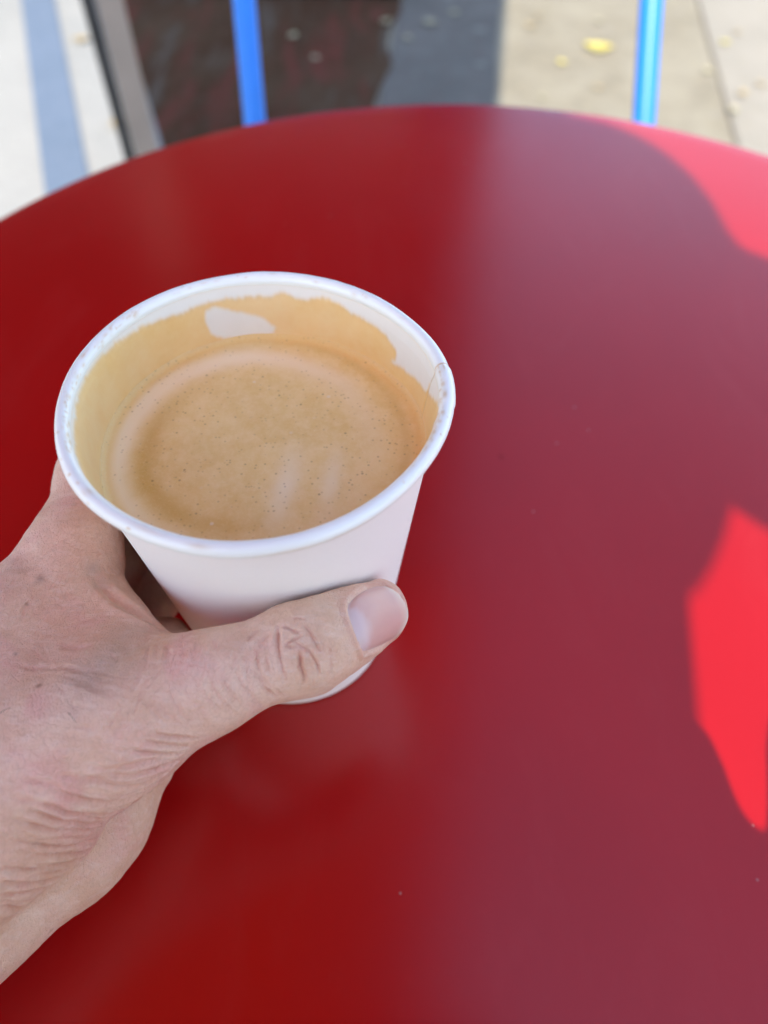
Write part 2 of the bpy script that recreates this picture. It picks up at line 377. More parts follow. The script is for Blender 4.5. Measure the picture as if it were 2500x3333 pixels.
# ------------------------------------------------------------------ table
TC = (.0438, .1845); TR = .2856
tbl = empty('round_table', (TC[0], TC[1], GZ), 'round glossy red metal cafe table under the cup', 'table')
red = mat_table()
prof = [(.0005, 0), (.05, 0), (.12, 0), (.2, 0), (TR - .012, 0), (TR - .004, 0)] + [(TR - .004 + .004 * math.sin(a), -.004 + .004 * math.cos(a)) for a in np.linspace(.2, math.pi / 2, 6)] + \
       [(TR, -.022), (TR - .0015, -.0235), (TR - .003, -.022), (TR - .003, -.005), (.1, -.003), (.0005, -.003)]
mesh('table_top', *lathe(prof, 256, TC), red, tbl)
mesh('pedestal', *lathe([(.0005, -.0032), (.09, -.0032), (.09, -.010), (.03, -.016), (.022, -.05), (.022, GZ + .06), (.03, GZ + .045), (.0005, GZ + .045)], 40, TC), red, tbl)
for k in range(4):
    a = math.pi / 4 + k * math.pi / 2; ca, sa = math.cos(a), math.sin(a)
    mesh('foot', *tube([(TC[0] + ca * .018, TC[1] + sa * .018, GZ + .05), (TC[0] + ca * .12, TC[1] + sa * .12, GZ + .035), (TC[0] + ca * .25, TC[1] + sa * .25, GZ + .0145)], [.016, .014, .012], 12), red, tbl)

# ------------------------------------------------------------------ blue chair behind the table
ch = empty('metal_chair', (.045, .45, GZ), 'blue tubular metal chair tucked behind the far table edge', 'chair')
blue = NT('blue_enamel'); bn = blue.noise(60, 4)
blue = blue.out(Base_Color=blue.mix(bn, (.002, .165, .60), (.003, .185, .66)), Roughness=.35, Specular_IOR_Level=.3)
for s, xb, xt in ((-1, -.1100, -.1135), (1, .2056, .1985)):
    kx = (xt - xb) / .071
    def q(z, s=s, xb=xb, kx=kx): return (xb + kx * (z + .08) , .614 + .039 / .071 * (z + .08), z)
    lo = q(-.29)
    mesh('back_post', *tube(smoothpath([(lo[0], lo[1] + .10, GZ + .002), (lo[0], lo[1] + .035, GZ + .25), lo, q(-.2), q(-.08), q(0.01), q(.07)], 6), 0.0088, 20), blue, ch)
    mesh('front_leg', *tube([(lo[0], .22, GZ + .002), (lo[0], .235, -.302)], 0.0088, 16), blue, ch)
    mesh('side_rail', *tube([(lo[0], .225, -.302), (lo[0], lo[1], -.302)], 0.0080, 16), blue, ch)
tr = [(-.1163 + .0, .698, .07)]
xa, xb_ = -.1174, .1910; yb = .614 + .5493 * .15
for z0, z1 in ((.035, .045), (.055, .065)): pass
for zz in (.040, .066):
    yy = .614 + .5493 * (zz + .08)
    mesh('back_slat', *box(-.112, .186, yy - .002, yy + .002, zz - .009, zz + .009, .001), blue, ch, smooth=False)
for k in range(6):
    y0 = .235 + k * .043
    mesh('seat_slat', *box(-.112, .200, y0, y0 + .034, -.291, -.286, .001), blue, ch, smooth=False)

# ------------------------------------------------------------------ paper cup
CC = (-.0274, .1137); CH = .1010
WT = np.radians([0, 20, 40, 70, 95, 128, 154, 177, 195, 209, 221, 241, 256, 270, 289, 304, 323, 343, 355, 360])
WR = np.array([.0423, .0424, .0413, .0416, .0426, .0427, .0423, .0417, .0413, .0415, .0418, .0410, .0412, .0412, .0408, .0405, .0404, .0413, .0421, .0423]) / .0415
def warp(th, z):
    v = np.interp(np.asarray(th) % (2 * math.pi), WT, WR)
    for _ in range(1): pass
    k = min(1, max(0, z / CH)) ** 1.6
    return 1 + (v - 1) * k
# smooth the warp table
_t = np.linspace(0, 2 * math.pi, 361); _v = np.interp(_t, WT, WR)[:-1]
_k = np.exp(-.5 * (np.arange(-40, 41) / 9.) ** 2); _k /= _k.sum()
_v = np.convolve(np.r_[_v[-40:], _v, _v[:40]], _k, 'valid'); WT, WR = _t, np.r_[_v, _v[0]]
SEAM = R(11)
cup = empty('paper_cup', (CC[0], CC[1], 0), 'plain white paper cup with coffee-stained rim held in the hand', 'cup')
mc, mi, mr = mat_cup(), mat_inner(), mat_rim()
ro = lambda z: .0280 + .0105 * z / .1
prof = [(.0262, .006), (.0272, .0012), (.0277, .0004), (.0282, .0012)] + [(ro(z), z) for z in np.linspace(.004, .0982, 30)]
mesh('cup_wall', *lathe(prof, 256, CC, warp=warp), mc, cup)
mesh('cup_base', *lathe([(.0003, .0065), (.02, .0065), (.0264, .0062)], 64, CC), mc, cup)
# inner lining, fine enough to carry the coffee film
FT = [(199.9, 98.0), (188.3, 97.9), (175.0, 98.4), (164.8, 98.4), (155.7, 98.1), (146.8, 97.6), (136.7, 96.8), (126.4, 95.7), (120.1, 95.9), (114.0, 96.4), (103.4, 96.0), (93.7, 95.8), (86.7, 97.0), (82.9, 95.8), (77.9, 95.8), (72.7, 97.6), (66.5, 96.9), (57.5, 95.4), (49.0, 95.4), (42.1, 94.3), (37.2, 92.6), (37.2, 89.9), (40.8, 88.3), (27.5, 90.2), (16.2, 91.7), (357.5, 98.8)]
HOLE = [(116.6, 94.4), (113.5, 94.9), (105.3, 92.3), (96.7, 90.1), (91.6, 87.2), (93.5, 85.0), (105.0, 85.0), (112.3, 85.5), (116.8, 87.8), (117.8, 91.7)]
nT, nZ = 900, 90
th = np.arange(nT) * 2 * math.pi / nT; zz = np.linspace(.060, .0995, nZ)
TH, ZZ = np.meshgrid(th, zz)
ri = (.0276 + .0105 * ZZ / .1 + .00035 * np.clip((ZZ - .0965) / .002, 0, 1)) * np.stack([warp(th, z) for z in zz])
adeg = np.degrees(TH) % 360
# overlapped seam: the sheet on one side lies over the other
seam_pos = 12.2 + (ZZ - .0985) / .0085 * -.6
ri = ri - .00022 / (1 + np.exp((adeg - seam_pos) / .25)) * np.where((adeg < 60), 1, 0) - .00022 * np.exp(-((360 - adeg) / 9.) ** 2) * (adeg > 200)
Vi = np.stack([CC[0] + ri * np.cos(TH), CC[1] + ri * np.sin(TH), ZZ], -1).reshape(-1, 3)
idx = np.arange(nT * nZ).reshape(nZ, nT); nx = np.roll(idx, -1, 1)
Fi = np.stack([idx[:-1], idx[1:], nx[1:], nx[:-1]], -1).reshape(-1, 4)
lining = mesh('cup_lining', Vi, Fi, mi, cup)
def hsh(a, s):
    a = np.asarray(a, float); out = 0
    rs = np.random.RandomState(s)
    for k in range(1, 10):
        out = out + np.sin(a * 2 ** (k * .75) + rs.rand() * 6.28) / 2 ** (k * .55)
    return out
def inpoly(x, y, poly):
    ins = np.zeros(x.shape, bool); n_ = len(poly)
    for i in range(n_):
        (x1, y1), (x2, y2) = poly[i], poly[(i + 1) % n_]
        cnd = ((y1 > y) != (y2 > y)) & (x < (x2 - x1) * (y - y1) / (y2 - y1 + 1e-12) + x1); ins ^= cnd
    return ins
FA = (adeg + 60) % 360 - 60                     # -60 .. 300
fp = [((p[0] + 60) % 360 - 60, p[1] / 1000) for p in FT]
fp = [(255, .055), (255, .0975), (225, .0982)] + fp + [(fp[-1][0] - 4, fp[-1][1]), (fp[-1][0] - 4, .055)]
def soft(A, k):
    for _ in range(k): A = (A + np.roll(A, 1, 0) + np.roll(A, -1, 0) + np.roll(A, 1, 1) + np.roll(A, -1, 1)) / 5
    return A
film = inpoly(FA + hsh(ZZ * 2500, 4) * .3, ZZ + hsh(adeg * .35, 3) * .0002, fp).astype(float)
wide = soft(film, 14); film = soft(film, 2)
hp = [(p[0], p[1] / 1000) for p in HOLE]
hole = inpoly(adeg + hsh(ZZ * 3000, 5) * .25, ZZ + hsh(adeg * .5, 6) * .0001, hp).astype(float)
hb = hole.copy()
for _ in range(2): hb = (hb + np.roll(hb, 1, 0) + np.roll(hb, -1, 0) + np.roll(hb, 1, 1) + np.roll(hb, -1, 1)) / 5
film = film * (1 - hb)
edge = film * np.clip((.93 - wide) * 1.6, 0, 1) * (1 - hb) * (.35 + .65 * np.clip(.5 + hsh(adeg * .9, 8), 0, 1)) * .6
edge[:6] = 0
film = np.clip(film * (.93 + .05 * hsh(adeg * .03, 9)), 0, 1)
seamline = np.exp(-((adeg - seam_pos) / .45) ** 2) * (adeg < 90)
edge = np.clip(edge + seamline * 1.5, 0, 1)
film = np.clip(film + .6 * np.exp(-((adeg - seam_pos - .9) / .8) ** 2) * (ZZ < .0955) * (adeg < 90), 0, 1)
for nm, A in (('stain', film), ('edge', edge)):
    lining.data.attributes.new(nm, 'FLOAT', 'POINT').data.foreach_set('value', A.ravel().astype(np.float32))
# rolled rim
nR, nC = 720, 28
th = np.arange(nR) * 2 * math.pi / nR; ph = np.arange(nC) * 2 * math.pi / nC
TH, PH = np.meshgrid(th, ph, indexing='ij')
adeg = np.degrees(TH)
rt = .00158 + .00004 * hsh(TH * 3, 11) + .00022 / (1 + np.exp((np.abs((adeg - 4 + 180) % 360 - 180) - 7.5) / .3))
R0 = .0398; WW = np.interp(TH, WT, WR)
zc = .0995 + .00018 * np.sin(TH * 2 + .6) + .00006 * hsh(TH * 2, 13)
rr = R0 * WW + rt * np.cos(PH) * 1.0; Zr = zc + rt * 1.12 * np.sin(PH)
Vr = np.stack([CC[0] + rr * np.cos(TH), CC[1] + rr * np.sin(TH), Zr], -1).reshape(-1, 3)
idx = np.arange(nR * nC).reshape(nR, nC); a2 = np.roll(idx, -1, 0); b2 = np.roll(idx, -1, 1); c2 = np.roll(a2, -1, 1)
rim = mesh('cup_rim', Vr, np.stack([idx, a2, c2, b2], -1).reshape(-1, 4), mr, cup)
rs = np.random.RandomState(7); st_ = np.zeros_like(TH)
def blob(a0, p0, wa, wp, s):
    global st_
    da = (adeg - a0 + 180) % 360 - 180; dp = (np.degrees(PH) - p0 + 180) % 360 - 180
    st_ = np.maximum(st_, s * np.exp(-(da / wa) ** 2 - (dp / wp) ** 2))
# crusty coffee marks along the inner shoulder of the rim
for lo_, hi_, num, p_, s_ in ((138, 208, 70, 132, .55), (335, 372, 46, 130, .6), (318, 345, 18, 142, .5), (60, 135, 16, 118, .3), (20, 60, 6, 125, .3), (208, 250, 5, 60, .4)):
    for k in range(num):
        blob(rs.uniform(lo_, hi_), rs.normal(p_, 14), rs.uniform(.4, 1.7), rs.uniform(5, 16), s_ * rs.uniform(.3, 1.2))
for a0, p0, wa, wp, s in ((262, 60, 3.0, 22, .35), (247, 80, 5, 20, .22), (225, 100, 1.6, 16, .4), (216, 60, .5, 10, 1.), (242, 40, .7, 8, .9), (286, -5, 9, 14, .35), (300, -10, 10, 12, .35), (350, 60, .4, 6, .7), (343, 65, .4, 6, .8), (322, 70, .4, 7, .8), (95, 60, 1.5, 8, .6), (74, 60, .8, 8, .5), (199, 70, .5, 8, .8)):
    blob(a0, p0, wa, wp, s)
blob(12.5, 90, .28, 110, .85)
rim.data.attributes.new('stain', 'FLOAT', 'POINT').data.foreach_set('value', np.clip(st_, 0, 1).ravel().astype(np.float32))

# ------------------------------------------------------------------ coffee
CZ_ = .0845
nA, nRr = 220, 90
th = np.arange(nA) * 2 * math.pi / nA; fr_ = np.linspace(0.002, 1, nRr) ** .9
TH, FR = np.meshgrid(th, fr_, indexing='ij')
Rm = (.0275 + .0105 * CZ_ / .1) * np.interp(TH, WT, 1 + (WR - 1) * .7) + .0003
rr = Rm * FR; X = rr * np.cos(TH); Y = rr * np.sin(TH)
Z = CZ_ + .0009 * np.clip((FR - .95) / .05, 0, 1) ** 2 + .00012 * np.sin(X * 300 + 1) * np.cos(Y * 260)
idx = np.arange(nA * nRr).reshape(nA, nRr); a2 = np.roll(idx, -1, 0)
Fc = np.stack([idx[:, :-1], a2[:, :-1], a2[:, 1:], idx[:, 1:]], -1)[..., ::-1].reshape(-1, 4).tolist() + [tuple(int(i) for i in idx[:, 0])]
Vc = np.stack([CC[0] + X, CC[1] + Y, Z], -1).reshape(-1, 3)
# a solid body of coffee below the surface
Vc = np.vstack([Vc, Vc.reshape(nA, nRr, 3)[:, -1]]); e0 = len(Vc) - nA
nb = len(Vc); bot = [(CC[0] + .0288 * math.cos(t_), CC[1] + .0288 * math.sin(t_), .012) for t_ in th]
Fc += [(e0 + i, e0 + (i + 1) % nA, nb + (i + 1) % nA, nb + i)[::-1] for i in range(nA)] + [tuple(nb + i for i in range(nA))[::-1]]
cof = mesh('coffee', np.vstack([Vc, bot]), Fc, mat_coffee(), offset=(CC[0], CC[1], CZ_))
tag(cof, 'milky tan coffee with crema and tiny bubbles filling the white cup', 'coffee')
xn, yn = X / .0365, Y / .0365
rad = np.hypot(xn + .115, (yn + .02)); wob = .03 * hsh(TH * 1.5, 21)
rng_ = np.exp(-((rad - .80 + wob * .6) / .085) ** 2) * (.55 + .45 * np.clip(np.cos(TH - 2.6), -1, 1)) * 1.0
rng_ = np.clip(rng_ * 1.15, 0, 1)
dk = np.exp(-((rad - .63 + wob * .5) / .07) ** 2) * np.clip(np.cos(TH - 3.6), 0, 1) ** 1.5 * .75
dk += np.exp(-((rad - 1.0) / .04) ** 2) * .35
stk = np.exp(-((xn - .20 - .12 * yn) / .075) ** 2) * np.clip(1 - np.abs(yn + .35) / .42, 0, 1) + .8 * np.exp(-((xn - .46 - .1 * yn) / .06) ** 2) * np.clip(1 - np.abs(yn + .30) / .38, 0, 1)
pad = np.zeros(2 * nA)
for nm, A in (('ring', rng_), ('dark', np.clip(dk, 0, 1)), ('sky_streak', np.clip(stk, 0, 1)), ('margin', np.clip((FR - .90) / .08, 0, 1))):
    cof.data.attributes.new(nm, 'FLOAT', 'POINT').data.foreach_set('value', np.r_[A.ravel(), pad].astype(np.float32))

# ------------------------------------------------------------------ the person: signed distance modelling, in millimetres
# all in mm, table top z = 0.  (a, b, ra, rb, k)
def chain(pts,k): return [(pts[i][0],pts[i+1][0],pts[i][1],pts[i+1][1],k) for i in range(len(pts)-1)]
PRIMS=[]
# forearm + wrist (flattened: three parallel cones)
PRIMS+=chain([((-250,-105,72),32),((-150,-12,56),22),((-116,26,52),19)],0)
PRIMS+=chain([((-242,-118,60),30),((-144,-18,49),21),((-107,15,45),17)],14)
PRIMS+=chain([((-236,-128,52),28),((-134,-24,40),18),((-102,7,34),15)],14)
# palm metacarpals: index, middle, ring, little
PRIMS+=chain([((-111,29,54),16),((-85,73,60),11.5),((-74,98,63),9.5)],14)
PRIMS+=chain([((-112,24,46),16),((-90,70,46),12),((-83,98,46),10)],12)
PRIMS+=chain([((-108,16,36),16),((-96,62,32),12),((-88,92,30),10)],12)
PRIMS+=chain([((-100,8,30),15),((-88,48,22),12),((-80,76,18),9.5)],12)
# thenar mass
PRIMS+=[((-104,22,50),(-84,42,50),20,18,12),((-84,42,50),(-58,54,59),18,13,10),((-92,32,44),(-72,42,43),14,11,9)]
# hypothenar heel
PRIMS+=[((-90,20,28),(-70,47,22),13,13.5,3)]
PRIMS+=[((-73,42,22),(-61,59,27),13.5,10,6)]
# thumb
MCP=(-50,58.4,65);IP=(-16,70.6,68.8);TIP=(-2,82.9,61.9)
PRIMS+=chain([((-90,40,56),15),(MCP,12.5)],12)
PRIMS+=chain([(MCP,12.5),((-36.5,62.6,67.5),9.6),(IP,8.8),((-9,76.6,66.2),7.9),(TIP,7.8)],6)
# web between thumb and index
PRIMS+=[((-92,66,34),(-64,82,34),12,11,6),((-70,76,30),(-58,88,30),11,9,5)]
PRIMS+=[((-80,62,60),(-60,66,62),10,7,8),((-72,92,60),(-48,68,62),8,5.5,8),((-74,80,58),(-60,68,58),9,8,8)]
# fingers round the far side
PRIMS+=chain([((-74,98,63),9.5),((-74,120,64),8.2),((-66,143,63),8.8),((-40,161,60),8.4),((-12,158,56),7.4)],6)
FING=[chain([((-86,102,46),10.5),((-74,140,46),9.5),((-40,157,44),8.8),((-12,154,42),7.6)],6),
 chain([((-88,92,30),10),((-72,132,29),9),((-40,150,28),8.4),((-16,149,27),7.2)],6),
 chain([((-80,76,18),9.5),((-68,118,16),8.2),((-42,142,15),7.6),((-24,145,14),6.6)],6)]
def smin(a,b,k):
    if k<=0: return np.minimum(a,b)
    h=np.clip(.5+.5*(b-a)/k,0,1);return b+(a-b)*h-k*h*(1-h)
def cone(P,a,b,ra,rb):
    a=np.array(a,np.float32);b=np.array(b,np.float32);ba=b-a;l2=float(ba@ba)
    q=P-a;h=np.clip(q@ba/l2,0,1)
    return np.sqrt(((q-h[:,None]*ba)**2).sum(1))-(ra+(rb-ra)*h)
def ell(P,c,r):
    q=(P-np.array(c,np.float32))/np.array(r,np.float32);n=np.sqrt((q*q).sum(1))
    return (n-1)*min(r)
CAVE=[]  # carve: (a,b,r,k)
def sdf(P):
    P=np.asarray(P,np.float32);d=None
    for a,b,ra,rb,k in PRIMS:
        e=cone(P,a,b,ra,rb);d=e if d is None else smin(d,e,k)
    f=None
    for F in FING:
        g=None
        for a,b,ra,rb,k in F:
            e=cone(P,a,b,ra,rb);g=e if g is None else smin(g,e,k)
        f=g if f is None else smin(f,g,1.5)
    d=smin(d,f,3.0)
    for a,b,ra,rb,k in CAVE:
        d=-smin(-d,cone(P,a,b,ra,rb),k)
    # flattened against the paper cup and the table
    q=P-np.array([-27.4,113.7,0],np.float32);rad=np.sqrt(q[:,0]**2+q[:,1]**2)
    cup=(rad-(28+10.5*P[:,2]/100))*.994
    cup=np.maximum(cup,P[:,2]-99)
    d=-smin(-d,cup-.35,1.2)
    d=-smin(-d,P[:,2]-.4,1.5)
    return d
def grad(P,e=.3):
    g=np.stack([sdf(P+np.array(v,np.float32)*e)-sdf(P-np.array(v,np.float32)*e) for v in ((1,0,0),(0,1,0),(0,0,1))],1)
    return g/np.maximum(np.linalg.norm(g,axis=1,keepdims=True),1e-9)


def surface_nets(fn, lo, hi, h, block=8):
    """closed quad mesh of the zero level of fn on a grid of spacing h, evaluated only near the surface"""
    lo = np.array(lo, np.float32); n = (np.ceil((np.array(hi) - lo) / h / block).astype(int) * block + 1)
    nbk = (n - 1) // block
    cx = [lo[i] + (np.arange(nbk[i]) + .5) * block * h for i in range(3)]
    C = np.stack(np.meshgrid(*cx, indexing='ij'), -1).reshape(-1, 3)
    D = fn(C).reshape(nbk); near = np.abs(D) < block * h * .87 + 2.0
    G = np.repeat(np.repeat(np.repeat(D, block, 0), block, 1), block, 2).astype(np.float32)
    G = np.pad(G, ((0, 1), (0, 1), (0, 1)), mode='edge')
    act = np.zeros(n, bool)
    for b in np.argwhere(near):
        s = b * block; act[s[0]:s[0] + block + 1, s[1]:s[1] + block + 1, s[2]:s[2] + block + 1] = True
    I = np.argwhere(act)
    for k in range(0, len(I), 1500000):
        J = I[k:k + 1500000]; G[J[:, 0], J[:, 1], J[:, 2]] = fn(lo + J * np.float32(h))
    for ax in range(3):
        sl_ = [slice(None)] * 3; sl_[ax] = 0; G[tuple(sl_)] = np.maximum(G[tuple(sl_)], .01); sl_[ax] = -1; G[tuple(sl_)] = np.maximum(G[tuple(sl_)], .01)
    neg = G < 0
    cnt = np.zeros(n - 1, np.int8)
    for dx in (0, 1):
        for dy in (0, 1):
            for dz in (0, 1): cnt += neg[dx:n[0] - 1 + dx, dy:n[1] - 1 + dy, dz:n[2] - 1 + dz]
    cell = (cnt > 0) & (cnt < 8); ci = np.argwhere(cell); vid = np.full(n - 1, -1, np.int32); vid[cell] = np.arange(len(ci))
    acc = np.zeros((len(ci), 3)); num = np.zeros(len(ci))
    cs = [(dx, dy, dz) for dx in (0, 1) for dy in (0, 1) for dz in (0, 1)]
    for a_ in cs:
        for ax in range(3):
            if a_[ax]: continue
            b_ = list(a_); b_[ax] = 1
            va = G[ci[:, 0] + a_[0], ci[:, 1] + a_[1], ci[:, 2] + a_[2]]; vb = G[ci[:, 0] + b_[0], ci[:, 1] + b_[1], ci[:, 2] + b_[2]]
            cr_ = (va < 0) != (vb < 0); t_ = np.where(cr_, va / np.where(cr_, va - vb, 1), 0)
            p = np.array(a_, float)[None] + t_[:, None] * np.eye(3)[ax]
            acc[cr_] += p[cr_]; num += cr_
    V = lo + (ci + acc / num[:, None]) * h
    quads = []
    for ax in range(3):
        u, v = [(1, 2), (2, 0), (0, 1)][ax]
        A = neg; B = np.roll(neg, -1, ax)
        E = np.argwhere(A != B); E = E[(E[:, ax] < n[ax] - 1) & (E[:, u] > 0) & (E[:, v] > 0) & (E[:, u] < n[u] - 1) & (E[:, v] < n[v] - 1)]
        q = []
        for du, dv in ((1, 1), (0, 1), (0, 0), (1, 0)):
            K = E.copy(); K[:, u] -= du; K[:, v] -= dv; q.append(vid[K[:, 0], K[:, 1], K[:, 2]])
        Q = np.stack(q, 1); flip = ~A[E[:, 0], E[:, 1], E[:, 2]]; Q[flip] = Q[flip][:, ::-1]; quads.append(Q)
    return V, np.concatenate(quads)

def fast_mesh(name, V, Q, mt):
    me = bpy.data.meshes.new(name); me.vertices.add(len(V)); me.vertices.foreach_set('co', np.asarray(V, np.float32).ravel())
    me.loops.add(len(Q) * 4); me.loops.foreach_set('vertex_index', np.asarray(Q, np.int32).ravel())
    me.polygons.add(len(Q)); me.polygons.foreach_set('loop_start', np.arange(len(Q), dtype=np.int32) * 4)
    me.update(calc_edges=True); me.polygons.foreach_set('use_smooth', np.ones(len(Q), bool)); me.materials.append(mt); return me
def subdivide(V, Q):
    """one level of plain quad subdivision in numpy"""
    e = np.concatenate([Q[:, [0, 1]], Q[:, [1, 2]], Q[:, [2, 3]], Q[:, [3, 0]]]); es = np.sort(e, 1)
    key = es[:, 0].astype(np.int64) * len(V) + es[:, 1]; uk, inv = np.unique(key, return_inverse=True)
    M = (V[uk // len(V)] + V[uk % len(V)]) / 2; n_ = len(Q); nv = len(V); ne = len(uk)
    Fp = V[Q].mean(1); ei = inv.reshape(4, n_) + nv; fi = np.arange(n_) + nv + ne
    q = [np.stack([Q[:, k], ei[k], fi, ei[k - 1]], 1) for k in range(4)]
    return np.vstack([V, M, Fp]), np.concatenate(q)

